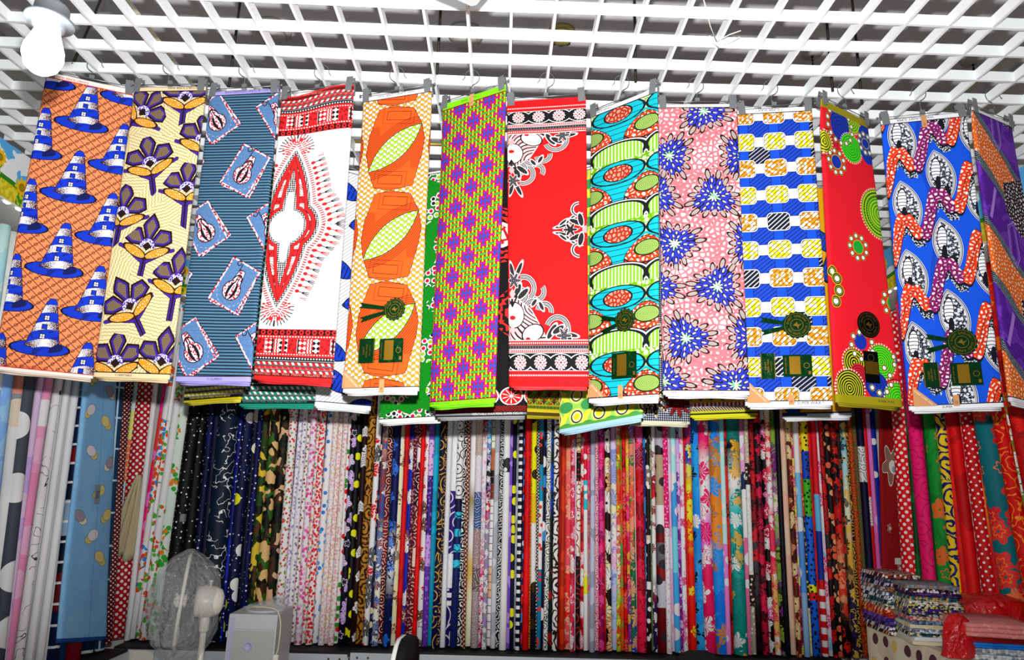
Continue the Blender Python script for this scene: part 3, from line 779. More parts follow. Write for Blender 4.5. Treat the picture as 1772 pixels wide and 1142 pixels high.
def front_sheet(tl, tr, br, bl, Ym=2.44, byaw=None):
    a, b = ray(*tl), ray(*tr); h = Ym*2/(1/a.z+1/b.z)
    TL, TR = CAM+a*(h/a.z), CAM+b*(h/b.z); n = (TR-TL).cross(Vector((0,0,1)))
    if byaw is None: BL, BR = plane_hit(bl, TL, n), plane_hit(br, TL, n)
    else:
        e = Vector((math.cos(math.radians(byaw)), math.sin(math.radians(byaw)), 0)); n2 = e.cross(Vector((0,0,1))); mid = (TL+TR)/2
        BL, BR = plane_hit(bl, mid, n2), plane_hit(br, mid, n2)
    return Sheet(TL, TR, BR, BL)
def cloth_mesh(sh, t=.014, bulge=.004, seed=0, topwave=None, nu=20, nv=44, thin=.004):
    rnd = random.Random(seed); ph = [rnd.random()*6 for _ in range(6)]
    A, w = sh.A, sh.w; r = t/2
    prof = []                                         # (u, offset along n, uv-u)
    na = 5; du = r/w
    for i in range(nu+1): u = du+(1-2*du)*i/nu; prof.append((u, 0.0, u))
    for k in range(1, na): a = math.pi*k/na; prof.append((1-du+du*math.sin(a), -(r-r*math.cos(a)), 1-du+(a*r/w)))
    for i in range(7): u = 1-du-(1-2*du)*i/6; prof.append((u, -t, 1.1+i/6))
    for k in range(1, na): a = math.pi*k/na; prof.append((du-du*math.sin(a), -t+(r-r*math.cos(a)), -(math.pi-a)*r/w))
    m_ = len(prof); bm = bmesh.new(); uvl = bm.loops.layers.uv.new('UVMap'); rows = []
    for j in range(nv+1):
        v = A*j/nv; row = []
        pin = min(1.0, .25+j/nv*9)
        for k, (u, o, uu) in enumerate(prof):
            p = sh.at(u, v)
            amp = bulge*min(1, j/nv*5)
            d = amp*(math.sin(ph[0]+u*4.2+v*.5)+.6*math.sin(ph[1]+u*7+v*1.1)+.5*math.sin(ph[2]+v*1.7))
            p = p+sh.n*(d+o*pin+(t*.0))
            if topwave: p.z += topwave(u)*max(0, 1-v/.9)
            row.append(bm.verts.new(p))
        rows.append(row)
    for j in range(nv):
        for k in range(m_):
            k2 = (k+1) % m_
            f = bm.faces.new((rows[j][k], rows[j+1][k], rows[j+1][k2], rows[j][k2])); f.smooth = True
            for l, (jj, kk) in zip(f.loops, ((j, k), (j+1, k), (j+1, k2), (j, k2))):
                uu = prof[kk][2]
                if kk == 0 and k == m_-1: uu = prof[0][2]
                l[uvl].uv = (uu, A*jj/nv)
    for row, v in ((rows[0][::-1], 0), (rows[-1], A)):
        f = bm.faces.new([bm.verts.new(q.co) for q in row])
        for l in f.loops: l[uvl].uv = (.5, v)
    bmesh.ops.recalc_face_normals(bm, faces=bm.faces)
    return bm
def fold_mesh(sh, u0, u1, drop, off, t):
    """folded layer peeping out under the hem"""
    bm = bmesh.new(); A = sh.A; prof = []
    for i in range(9): prof.append((u0+(u1-u0)*i/8))
    rows = []
    for dz, o in ((.012, -off), (-drop, -off), (-drop-.0035, -off-t/2), (-drop, -off-t), (.012, -off-t)):
        rows.append([bm.verts.new(sh.at(u, A)+sh.n*o+Vector((0, 0, dz+.0015*math.sin(u*9+drop*300)))) for u in prof])
    for a, b in zip(rows, rows[1:]):
        for i in range(8): bm.faces.new((a[i], a[i+1], b[i+1], b[i])).smooth = True
    for i in (0, 8): bm.faces.new([r[i] for r in rows])
    bm.faces.new(rows[0]+rows[-1][::-1])
    bmesh.ops.recalc_face_normals(bm, faces=bm.faces)
    return bm
def on_sheet(sh, me, u, v, rot, lift, flip=False):
    """place an xy-plane mesh on the cloth (x to the right, y up the cloth)"""
    c = sh.at(u, v); ey = (sh.at(u, v-.02)-c).normalized(); ex = (sh.at(u+.02, v)-c).normalized(); n = sh.n
    a = math.radians(rot); e1 = ex*math.cos(a)+ey*math.sin(a); e2 = -ex*math.sin(a)+ey*math.cos(a)
    me.transform(Matrix(((e1.x, e2.x, n.x, c.x+n.x*lift), (e1.y, e2.y, n.y, c.y+n.y*lift), (e1.z, e2.z, n.z, c.z+n.z*lift), (0, 0, 0, 1))))
    return me
def lettering(root, sh, s, u, v, size, rot=0, mat=None, lift=.006, name='lettering'):
    return obj(name, on_sheet(sh, text_mesh(s, size), u, v, rot, lift), mat or m_ink, root)
m_foil = material('green_foil', base='#0a5a2c', rough=.22, metal=.75, spec=.6, bump=(40, .35, .01))
m_gold = material('gold_foil', base='#d8a83a', rough=.3, metal=.9)
m_kraft = material('kraft_paper', base='#d9a06c', rough=.8)
m_white = material('white_ink', base='#fbf6ee', rough=.9)
m_blackfoil = material('black_foil', base='#101418', rough=.25, metal=.5, spec=.6, bump=(40, .35, .01))
def disc_outline(r, n, amp, lobes):
    return [((r+amp*math.cos(lobes*a))*math.cos(a), (r+amp*math.cos(lobes*a))*math.sin(a)) for a in (2*math.pi*i/n for i in range(n))]
def flat(pts, th=.0008, curl=0.0):
    bm = bmesh.new(); a = [bm.verts.new((x, y, th+curl*y*y)) for x, y in pts]; b = [bm.verts.new((x, y, curl*y*y)) for x, y in pts]
    bm.faces.new(a); bm.faces.new(b[::-1])
    for i in range(len(a)): j = (i+1) % len(a); bm.faces.new((a[i], b[i], b[j], a[j]))
    bmesh.ops.recalc_face_normals(bm, faces=bm.faces)
    me = bpy.data.meshes.new('flat'); bm.to_mesh(me); bm.free(); return me
def ring_mesh(r0, r1, n=40):
    bm = bmesh.new(); a = [bm.verts.new((r0*math.cos(t), r0*math.sin(t), 0)) for t in (2*math.pi*i/n for i in range(n))]; b = [bm.verts.new((r1*math.cos(t), r1*math.sin(t), 0)) for t in (2*math.pi*i/n for i in range(n))]
    for i in range(n): j = (i+1) % n; bm.faces.new((a[i], b[i], b[j], a[j]))
    me = bpy.data.meshes.new('ring'); bm.to_mesh(me); bm.free(); return me
def arc_text(s, r, size, a0, a1):
    """letters round a circle, as one mesh"""
    bm = bmesh.new(); n = len(s)
    for i, ch in enumerate(s):
        if ch == ' ': continue
        me = text_mesh(ch, size); a = math.radians(a0+(a1-a0)*i/max(1, n-1))
        me.transform(Matrix.Translation((r*math.cos(a), r*math.sin(a), 0)) @ Matrix.Rotation(a-math.pi/2, 4, 'Z')); bm.from_mesh(me); bpy.data.meshes.remove(me)
    me = bpy.data.meshes.new('arc'); bm.to_mesh(me); bm.free(); return me
def seal(root, sh, u, v, tails, r=.042, black=False):
    mat = m_blackfoil if black else m_foil
    s = obj('foil_seal', on_sheet(sh, flat(disc_outline(r, 96, 0 if black else .0022, 16), .001), u, v, 0, .007), mat, root); s['label'] = 'round black and gold foil seal' if black else 'scalloped green foil seal with two ribbon tails'
    for r0, r1 in ((r*.86, r*.89), (r*.42, r*.46)): obj('seal_ring', on_sheet(sh, ring_mesh(r0, r1), u, v, 0, .0086), m_gold, s)
    obj('seal_lettering', on_sheet(sh, arc_text('SUNSET SUPER WAX * SUNSET SUPER WAX * ', r*.66, r*.22, 170, -180), u, v, 0, .0086), m_gold, s)
    # emblem: a bird-like leaf
    e = [(-.35, -.2), (-.1, .3), (.1, .05), (.38, .28), (.2, -.1), (.28, -.3), (0, -.12)]
    obj('seal_emblem', on_sheet(sh, flat([(x*r*.75, y*r*.75) for x, y in e], .0004), u, v, -20, .0086), m_gold, s)
    for tu, tv in tails:
        a, b = Vector((u, v)), Vector((tu, tv)); d = b-a; L = d.length*.3; ang = math.degrees(math.atan2(-d.y, d.x))
        x0 = r*.8; pts = [(x0, -.0065), (L*.6, -.0085), (L, -.010), (L-.012, 0), (L, .010), (L*.6, .0085), (x0, .0065)]
        obj('ribbon_tail', on_sheet(sh, flat(pts, .0008), u, v, ang, .006), mat, s)
def label_card(root, sh, u0, v0, u1, v1, kind):
    w, h = (u1-u0)*.3/2, (v1-v0)*.3/2; u, v = (u0+u1)/2, (v0+v1)/2
    mat = m_blackfoil if kind == 'black' else m_foil
    s = obj('foil_label', on_sheet(sh, flat([(-w, -h), (w, -h), (w, h), (-w, h)]), u, v, 0, .006), mat, root); s['label'] = 'black foil label with gold picture' if kind == 'black' else 'glossy green foil label with gold picture and lettering'
    def g(a, b, c, d): obj('gold_panel', on_sheet(sh, flat([(a*w, b*h), (c*w, b*h), (c*w, d*h), (a*w, d*h)], .0003), u, v, 0, .0072), m_gold, s)
    if kind == 'wide':
        g(-.56, -.78, .2, .85); g(.72, -.8, .9, -.5)
        obj('gold_ring', on_sheet(sh, ring_mesh(.0085, .0105, 24), u+.31*(u1-u0), v, 0, .0072), m_gold, s)
        obj('lettering', on_sheet(sh, text_mesh('SUNSET SUPER WAX', .0066), u-.4*(u1-u0), v, 90, .0072), m_gold, s)
    elif kind == 'black':
        g(-.9, -.45, .9, .35); obj('gold_ring', on_sheet(sh, ring_mesh(.012, .014, 24), u, v-.3*(v1-v0), 0, .0072), m_gold, s)
    else:
        for k, tx in ((-.35, 'SUNSET'), (.05, 'SUPER WAX'), (.5, 'REAL DUTCH')): obj('lettering', on_sheet(sh, text_mesh(tx, .009 if k < .3 else .006), u+k*(u1-u0)/2*.9, v, 90, .0072), m_gold, s)
        for k in (-.93, .93): g(k-.04, -1, k+.04, 1)
def corner_tag(root, sh, a, b, c, txt='SUNSET SUPER WAX'):
    """kraft triangle in the lower corner"""
    O = Vector(c); pts = [((p[0]-c[0])*.3, -(p[1]-c[1])*.3) for p in (a, c, b)]
    s = obj('corner_tag', on_sheet(sh, flat(pts), c[0], c[1], 0, .006), m_kraft, root); s['label'] = 'brown paper corner tag'
    mid = ((a[0]+b[0])/2*.82+c[0]*.18, (a[1]+b[1])/2*.82+c[1]*.18); ang = math.degrees(math.atan2(-(b[1]-a[1]), b[0]-a[0]))
    obj('lettering', on_sheet(sh, text_mesh(txt, .0085), mid[0], mid[1], ang, .0072), m_white, s)
def price_tag(root, sh, u, v0, v1, w=.065, mat=None):
    h = (v1-v0)*.15; o = obj('paper_tag', on_sheet(sh, flat([(-w*.15, -h), (w*.15, -h), (w*.15, h), (-w*.15, h)], .001), u, (v0+v1)/2, 0, .008), mat or m_kraft, root); o['label'] = 'small brown paper tag on the hem'
    obj('tag_stamp', on_sheet(sh, ring_mesh(.003, .0042, 16), u, v1-.04, 0, .0095), m_ink, o)
def hanger(sh, hx, hy, side, label, group, stub=None):
    """wire clip hanger: bar, two clips, hook over the slat"""
    mid = (sh.tl+sh.tr)/2; z0 = mid.z+.012
    root = empty('clip_hanger', (mid.x, mid.y, z0)); tag(root, label, 'hanger', group)
    ex, n = sh.ex, sh.n
    a, b = sh.tl-ex*.012+n*.001, sh.tr+ex*.012+n*.001; a.z = b.z = z0
    obj('bar', tube([a, mid+Vector((0, 0, .012)), b], .0018, 8), m_chrome, root)
    for p in (a, b): obj('end_knob', lathe(p, [(.002, -.004), (.0045, -.002), (.0045, .002), (.002, .004)], 10, ex), m_chrome, root)
    rr = random.Random(int(abs(hx)*1000))
    for u in (.055, .945):
        c = sh.at(u, 0)+n*.006; tilt = rr.uniform(-7, 7); e1 = (ex*math.cos(math.radians(tilt))+Vector((0,0,1))*math.sin(math.radians(tilt))); e2 = n.cross(e1)
        if e2.z < 0: e2 = -e2
        cc = c+e2*.008
        bm = bmesh.new(); add_obox(bm, cc, e1, n, e2, .0135, .001, .03); ck = obj('clip', bm, m_clip, root)
        bm = bmesh.new(); add_obox(bm, cc-n*.024+e2*.004, e1, (n*.97-e2*.24), (e2*.97+n*.24), .0135, .001, .03); obj('clip_jaw', bm, m_clip, ck)
        obj('clip_spring', tube([cc-e1*.016-n*.008+e2*.012, cc+e1*.016-n*.008+e2*.012], .006, 10), m_clip, ck)
    # hook
    zt = GZ+.045; H = Vector((hx, hy, 0)); b0 = Vector((mid.x, mid.y, z0+.012)); s = side
    z1 = GZ-.018
    pts = [b0, Vector((hx, hy, z0+.022)), Vector((hx, hy, z1-.01)), Vector((hx+s*.004, hy, z1))]
    cz = GZ+.016; R = .0325
    for k in range(0, 13):
        an = math.radians(-68+k*21); pts.append(Vector((hx+s*(R*math.cos(an)*.9), hy, cz+R*math.sin(an))))
    pts.append(Vector((hx-s*.038, hy, cz-.014)))
    obj('hook', tube(pts, .0017, 8), m_chrome, root)
    bm = bmesh.new(); add_obox(bm, b0+Vector((0,0,-.004)), ex, n, (0,0,1), .009, .004, .007); obj('hook_clamp', bm, m_clip, root)
    return root
HG = 'clip hangers hooked over the ceiling grille'
FRONT = [  # corners TL TR BR BL in the photograph, print, labels
 (1, [(80,124),(232,157),(161,655),(-14,638)], pr_cones, 'peach wax cloth printed with blue and white striped lighthouses', dict(fold='#f6e3d2')),
 (2, [(232,152),(356,150),(291,656),(160,652)], pr_flowers, 'cream wax cloth with dark purple iris flowers and gold leaves', dict(fold='#f3dcae')),
 (3, [(363,160),(482,153),(433,661),(302,660)], pr_lamps, 'blue striped wax cloth with red-edged cards and hanging lamps', dict(fold='#a9a2e6')),
 (4, [(487,166),(612,148),(573,663),(436,656)], pr_dashiki, 'white dashiki cloth with red neck panel and woven border bands', dict(fold='#e23038')),
 (5, [(628,170),(747,151),(723,676),(591,679)], pr_eyes, 'yellow wax cloth with orange blocks and lime lens shapes', dict(fold='#f2f0ee')),
 (6, [(765,182),(875,146),(854,696),(742,704)], pr_bones, 'wax cloth of small interlocking green, magenta and blue bone shapes', dict(fold='#7fdd18')),
 (7, [(877,176),(1014,167),(1019,669),(880,668)], pr_crimson, 'crimson cloth with black scroll corners and medallion borders', dict(fold='#e8464a')),
 (8, [(1022,197),(1137,151),(1139,690),(1017,697)], pr_vases, 'lime wax cloth with turquoise vases and orange drums', dict(fold='#f0f2f4')),
 (9, [(1139,181),(1275,180),(1298,684),(1148,683)], pr_pinkflowers, 'pink crackle wax cloth with dark blue spiky flowers', dict(fold='#f6f2f2')),
 (10, [(1276,191),(1405,184),(1443,701),(1290,702)], pr_checks, 'wax cloth checked in blue, white, orange and yellow rounded squares', dict(fold='#f0f0f6')),
 (11, [(1421,171),(1502,211),(1563,705),(1450,696)], pr_redcircles, 'red wax cloth with green, blue and beaded circles', dict(fold='#9c920c', byaw=9)),
 (12, [(1524,209),(1672,194),(1739,704),(1574,710)], pr_ribbons, 'bright blue wax cloth with orange and purple twisting ribbons', dict(fold='#eef0f4')),
 (13, [(1682,185),(1751,215),(1845,715),(1751,694)], pr_purple, 'purple wax cloth with orange crackle bands and brick lines', dict(fold='#eceaf2', byaw=12)),
]
SH = {}; ROOT = {}
def hang(name, sh, fn, label, group, o, seed, matname):
    c = sh.at(.5, sh.A)
    root = empty(name, (c.x, c.y, c.z)); tag(root, label, 'cloth', group)
    A = sh.A
    mat = material(matname, lambda P: fn(P, A), rough=.8, spec=.18)
    obj('cloth', cloth_mesh(sh, t=o.get('t', .016), bulge=o.get('bulge', .0022), seed=seed, topwave=o.get('topwave')), mat, root)
    fm = material('fold_'+o['fold'], base=o['fold'], rough=.85)
    obj('fold_layer', fold_mesh(sh, .03, .97, o.get('drop', .004), .0075, .003), fm, root)
    obj('fold_layer', fold_mesh(sh, .06, .975, o.get('drop', .004)+.005, .0112, .0035), fm, root)
    return root
NAMES = ['lighthouse', 'iris flower', 'lamp card', 'dashiki', 'orange block', 'bone pattern', 'crimson', 'turquoise vase', 'pink flower', 'checked', 'red circle', 'blue ribbon', 'purple brick']
for k, q, fn, lab, o in FRONT:
    sh = front_sheet(*q, byaw=o.get('byaw')); SH[k] = sh
    if k == 4: o['topwave'] = lambda u: -.012*math.sin(u*6.3*.9+.3)+.012*(u > .9)*0
    ROOT[k] = hang('hanging_cloth', sh, fn, lab, 'wax print cloths hung in the front row', o, k, 'print_%s' % NAMES[k-1].replace(' ', '_'))
    hanger(sh, gx(-11+2*(k-1)), 2.44, -1 if k <= 5 or k in (11, 13) else 1, 'wire clip hanger holding the %s cloth' % NAMES[k-1], HG)
# lettering on the selvedges
R, T = ROOT, SH
up = 180
lettering(R[1], T[1], 'GUARANTEED SUNSET WAX', .25, T[1].A-.055, .012, 0, m_inkred)
lettering(R[1], T[1], 'SUNSET SUPER WAX', .3, .045, .012, up, m_inkred)
lettering(R[2], T[2], 'VERITABLE SUPER WAX', .72, .025, .013, up)
lettering(R[2], T[2], 'C.VERITABLE', .42, T[2].A-.028, .011, 0)
lettering(R[3], T[3], 'VERITABLE NO.1 BLOCKET DESIGNED WAX', .66, .025, .0125, up)
lettering(R[3], T[3], 'C.1SUPERIO', .54, T[3].A-.028, .011, 0)
lettering(R[4], T[4], 'GUARANTEED  REAL  WAX  FRIEND  HOLLAND  NBO1161', .52, T[4].A-.075, .0135, 0, material('pale_red_ink', base='#f29a90'))
lettering(R[4], T[4], 'GUARANTEED REAL WAX', .55, .045, .0125, up, material('pale_red_ink'))
lettering(R[5], T[5], 'WAX  SUNSET SUPER  WAX', .5, .028, .013, up)
lettering(R[5], T[5], 'GUARANTEED', .36, T[5].A-.022, .010, 0)
lettering(R[6], T[6], 'SUPER WAX', .45, .05, .014, up, material('olive_ink', base='#4a5a10'))
lettering(R[6], T[6], 'SUPER WAX SUNSET', .18, T[6].A-.026, .011, 0, material('olive_ink'))
lettering(R[7], T[7], 'GUARANTEED REAL', .78, .045, .014, up)
lettering(R[7], T[7], 'GUARANTEED REAL', .82, T[7].A-.055, .014, 0)
lettering(R[8], T[8], 'WAX SUPER', .2, .028, .013, up); lettering(R[8], T[8], 'SUPER', .9, T[8].A-.024, .011, 0)
lettering(R[9], T[9], 'SUPER', .1, T[9].A-.024, .012, 0); lettering(R[9], T[9], 'GUARANTEED SUPER', .72, T[9].A-.022, .009, 0)
lettering(R[10], T[10], '* SUPER WAX *', .42, .028, .015, up); lettering(R[10], T[10], '* SUPER WAX *', .72, T[10].A-.026, .015, 0)
lettering(R[11], T[11], 'SUPER WAX', .72, T[11].A-.05, .012, 0)
lettering(R[12], T[12], 'WAX  SUNSET SUPER', .4, .028, .014, up); lettering(R[12], T[12], 'SUPER', .4, T[12].A-.024, .012, 0)
# foil seals, labels, tags
seal(R[5], T[5], .657, 2.974, [(.17, 2.895), (.19, 3.087)]); label_card(R[5], T[5], .202, 3.323, .42, 3.627, 'slim'); label_card(R[5], T[5], .48, 3.335, .796, 3.63, 'wide')
corner_tag(R[5], T[5], (.016, 3.684), (.284, 3.925), (.012, 3.925)); price_tag(R[5], T[5], .545, 3.83, 3.985)
seal(R[8], T[8], .56, 3.0, [(.2, 2.93), (.2, 3.13)], .043); label_card(R[8], T[8], .37, 3.40, .72, 3.72, 'wide')
corner_tag(R[8], T[8], (.02, 3.68), (.27, 3.925), (.015, 3.925)); price_tag(R[8], T[8], .5, 3.8, 3.96)
seal(R[10], T[10], .63, 2.97, [(.199, 2.891), (.204, 3.065)], .05); label_card(R[10], T[10], .184, 3.318, .358, 3.634, 'slim'); label_card(R[10], T[10], .445, 3.341, .781, 3.61, 'wide')
corner_tag(R[10], T[10], (.03, 3.66), (.30, 3.925), (.025, 3.925)); price_tag(R[10], T[10], .52, 3.83, 3.95)
seal(R[11], T[11], .547, 2.93, [], .05, True); label_card(R[11], T[11], .437, 3.267, .641, 3.657, 'black')
seal(R[12], T[12], .63, 3.083, [(.23, 2.987), (.223, 3.178)], .05); label_card(R[12], T[12], .183, 3.319, .354, 3.625, 'slim'); label_card(R[12], T[12], .473, 3.339, .807, 3.619, 'wide')
corner_tag(R[12], T[12], (.05, 3.60), (.312, 3.85), (.045, 3.85)); price_tag(R[12], T[12], .499, 3.73, 3.86)
price_tag(R[12], T[12], .5, -.0, .17); price_tag(R[6], T[6], .5, .0, .17)
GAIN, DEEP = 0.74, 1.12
# ------------------------------------------------------------------ second row of cloths, hung further back
def rear_sheet(bl, br, yaw, Ym, zt):
    e = Vector((math.cos(math.radians(yaw)), math.sin(math.radians(yaw)), 0)); n = e.cross(Vector((0,0,1)))
    mid = atY((bl[0]+br[0])/2, (bl[1]+br[1])/2, Ym); BL, BR = plane_hit(bl, mid, n), plane_hit(br, mid, n)
    return Sheet((BL.x, BL.y, zt), (BR.x, BR.y, zt), BR, BL)
def cords(main, dark='#12141a'):
    def fn(P, A):
        x, e = X(P), A-Y(P); cord = fr(x/.075+e*8)
        c = C0(dark).over(fr(e/.1) < .3, main)
        c = c.over(e < .36, dark).over(cmp(e, .33, .006) & (fr(x/.03) < .5), '#f4f4ee').over(e < .30, '#6a6a70').over(e < .287, dark)
        for k in (.265, .19, .115): c = c.over(cmp(e, k, .022), C0(main).over(cord < .4, '#f8f8f0')).over(cmp(e, k-.034, .006), '#8a8a90').over(cmp(e, k-.046, .004), dark)
        return c.over(e < .075, dark).over(e < .03, main)
    return fn
def pr_bluefish(P, A):
    c = C0('#eef2f8').over(fr(dot(P, .8, 1)/.06) < .1, '#5a6276')
    for ox, oy, ro in ((.2, .35, 20), (.62, .85, -15), (.85, .3, 60), (.8, 3.78, -10), (.3, 3.4, 30)):
        L = grid_local(P, 1.1, 1.3, ox, oy, ro) if oy < 3 else local(P, ox, oy, ro)
        d = vesica(Y(L), X(L), .13, .3); c = c.over(d < .015, '#0a0c18').over(d < 0, C0('#1248d0').over((fr(X(L)/.07) < .25) & (voro(P, 14) > .25), '#0a1230'))
    return selvedge(c, P, A, '#f4f6fa', .03, .07, '#2a3040')
def pr_greenbubbles(P, A):
    d0 = voro(P, 7, rnd=.2); c = C0('#0c9a22').over(fr(d0/.3) < .07, '#064a10')
    big = noise(P, 2.6, 0); d, r1, r2, _ = voro_id(P, 9.5, .55); on = big > .47
    c = c.over(on & (d < .5), '#16181c').over(on & (d < .45), '#f2f0f0')
    core = C0('#a6d818').over(r1 > .35, '#d81450').over(r1 > .68, '#1c2530')
    return selvedge(c.over(on & (d < .27), core), P, A, '#f1f3f0', .03, .05, '#103010')
def pr_citrus(P, A):
    x, e = X(P), A-Y(P); c = C0('#0e0c11')
    nn = voro(P, 9, 'DISTANCE_TO_EDGE'); d = dist(P, 1.02, A-1.45); d2 = dist(P, .62, A-2.6)
    for dd in (d, d2): c = c.over((dd < .42) & (fr((dd+nn*.1)/.085) < .5), '#d8302c').over((dd < .2), '#f4ded8').over((dd < .15) & (nn < .14), '#c01c20')
    L = vec(wrap(x-.04, .262), e-.27); r = Fx(VM('LENGTH', vec(X(L), Y(L), 0.0), out=1)); an = M('ARCTAN2', Y(L), X(L))
    c = c.over(r < .128, '#f6ece8').over(r < .112, '#d81c1c').over((r < .1) & (ab(fr(an*10/6.2832)-.5) < .12), '#fbe8e4').over(r < .02, '#fbe8e4')
    c = c.over(e < .15, '#141014').over((e < .14) & (fr((ab(wrap(x, .09))+e)/.03) < .45) & (e > .06), '#b02018')
    return c.over(e < .045, '#8c8c90').over(e < .02, '#2a2a2e')
def pr_peacock(P, A):
    x, e = X(P), A-Y(P); c = C0('#4a2c12')
    row = flo(e/.11); L = vec(wrap(x+row*.09, .18), fr(e/.11)*.11-.02)
    an = M('ARCTAN2', Y(L), X(L)); r = Fx(VM('LENGTH', vec(X(L), Y(L), 0.0), out=1)); f = fr(an*5/3.1416)
    c = c.over(r < .092, '#c4c828').over(r < .085, C0('#3a8a28').over(hash1(flo(an*5/3.1416)+row) > .6, '#8a3418').over(ab(f-.5) > .42, '#c4c828')).over(r < .025, '#7a2a18')
    c = c.over(e < .16, '#c8b020').over(cmp(e, .125, .022), C0('#3a8a28').over(fr(x/.06) < .4, '#7a4a14')).over(e < .085, '#d8c428').over(e < .05, '#5a4a10')
    return c.over(e > .62, '#c8b828').over(e > .64, C0('#4a2c12').over(fr(x/.09) < .4, '#3a8a28'))
def pr_rings(P, A):
    x, e = X(P), A-Y(P); c = C0('#a8de6a').over(ab(wrap(x-.1+sn(e*14)*.04, .27)) < .035, '#f2ee4a')
    L = grid_local(vec(x, e), .27, .31, .235, .19); r = ell(L, 0, 0, .092, .12)
    c = c.over(r < 0, '#f4f078').over(r < -.02, '#1c3a6a').over(r < -.036, '#f6f4b0').over(r < -.055, '#e8e020')
    L = grid_local(vec(x, e), .27, .31, .1, .345); c = c.over(ell(L, 0, 0, .085, .08) < 0, '#4aa860')
    return c.over(e < .05, '#b9dff0').over((e < .09) & (e > .05), '#62b04a')
def pr_starflower(P, A):
    x, e = X(P), A-Y(P); q = Fx(VM('LENGTH', vec(wrap(x, .034), wrap(e, .034), 0.0), out=1))
    c = C0('#1c1f29').over(q < .0125, '#c3cbdc')
    for cx, cy, r, col in ((.42, .36, .27, '#e8dcae'), (.8, .32, .22, '#a01c20'), (.5, 1.3, .27, '#e8dcae'), (.9, 1.5, .22, '#a01c20'), (.2, 2.4, .27, '#e8dcae'), (.98, 2.6, .2, '#a01c20')):
        L = local(vec(x, e), cx, cy); an = M('ARCTAN2', Y(L), X(L)); d = dist(vec(x, e), cx, cy)
        st = d-r*(.72+.28*M('COSINE', an*9)); c = c.over(st < .014, '#f1ecd8' if col[1] == 'e' else '#0c0c10').over(st < 0, C0('#30241a' if col[1] == 'e' else col).over((voro(P, 20) < .3), col if col[1] == 'e' else '#5a0c10'))
    return c.over(e < .035, '#efecd2')
def pr_lozenges(P, A):
    x, e = X(P), A-Y(P); c = C0('#e9edf4').over(fr((ab(wrap(x, .1))+e)/.05) < .5, '#1a44b0')
    c = c.over(cmp(e, .3, .09), '#e8c020').over((cmp(e, .3, .09)) & (ab(wrap(x, .16))+ab(e-.3) < .07), '#1a44b0').over((cmp(e, .3, .09)) & (ab(wrap(x, .16))+ab(e-.3) < .035), '#f4f4f8')
    c = c.over(cmp(e, .18, .03), C0('#f2f2f6').over(fr(x/.06) < .5, '#d02028')).over(e < .14, C0('#18308a').over(fr((x+e)/.04) < .4, '#e8d020'))
    c = c.over(e < .085, '#ccc818').over(e < .055, '#2a3a18').over(e < .03, '#e4e020')
    return c
def pr_yellowblue(P, A):
    c = C0('#f0b404')
    for cx, cy, rx, ry, ro in ((.75, .9, .3, .12, 40), (.9, 1.3, .12, .3, 20), (.3, 2.2, .3, .13, -30), (.95, 3.3, .1, .25, 10), (.1, 3.5, .2, .1, 60)):
        d = ell(P, cx, cy, rx, ry, ro); c = c.over(d < .015, '#0c1430').over(d < 0, C0('#1c58c8').over(fr(dot(P, 1, .6)/.06) < .2, '#0c2a70'))
    e = A-Y(P); return c.over(e < .085, '#24467a').over((e < .06) & (X(P) > .35), '#eef2f6').over(e < .03, '#f4f6fa')
RG = 'wax print cloths hung in the second row behind the front cloths'
REAR = [
 ((315,697), (415,690), -28, 3.05, 2.86, cords('#e6d61e'), 'yellow and black corded cloth below the lamp card cloth', 'yellow corded', '#e8dc4a'),
 ((412,702), (545,702), 0, 3.05, 2.86, cords('#0f9a84'), 'teal and black corded cloth below the white dashiki cloth', 'teal corded', '#2aa48c'),
 ((545,703), (643,711), 30, 3.08, 2.86, pr_bluefish, 'white pinstriped cloth with blue fish shapes behind the orange block cloth', 'blue fish', '#eef2f8'),
 ((654,732), (764,726), -22, 3.05, 2.86, pr_greenbubbles, 'green cloth with clusters of ringed bubbles', 'green bubble', '#eff2ee'),
 ((752,722), (912,719), -4, 2.78, 2.86, pr_citrus, 'black cloth with red citrus slices along its hem', 'citrus slice', '#a0a0a4'),
 ((905,718), (1003,722), 22, 3.08, 2.86, pr_peacock, 'olive and brown scallop bordered cloth under the crimson cloth', 'scallop', '#b8a81c'),
 ((966,750), (1111,723), -36, 2.92, 2.86, pr_rings, 'lime cloth with yellow ringed circles under the turquoise vase cloth', 'lime ring', '#b9dff0'),
 ((1084,731), (1195,734), 10, 3.12, 2.86, pr_starflower, 'navy dotted cloth with a cream star flower and red leaves', 'star flower', '#ece8cc'),
 ((1195,722), (1312,718), -6, 3.05, 2.86, pr_lozenges, 'blue and yellow lozenge bordered cloth under the pink flower cloth', 'lozenge', '#dcd824'),
 ((1355,724), (1475,721), -4, 3.08, 2.86, pr_yellowblue, 'plain yellow cloth with blue shapes behind the checked cloth', 'yellow', '#eef2f6'),
]
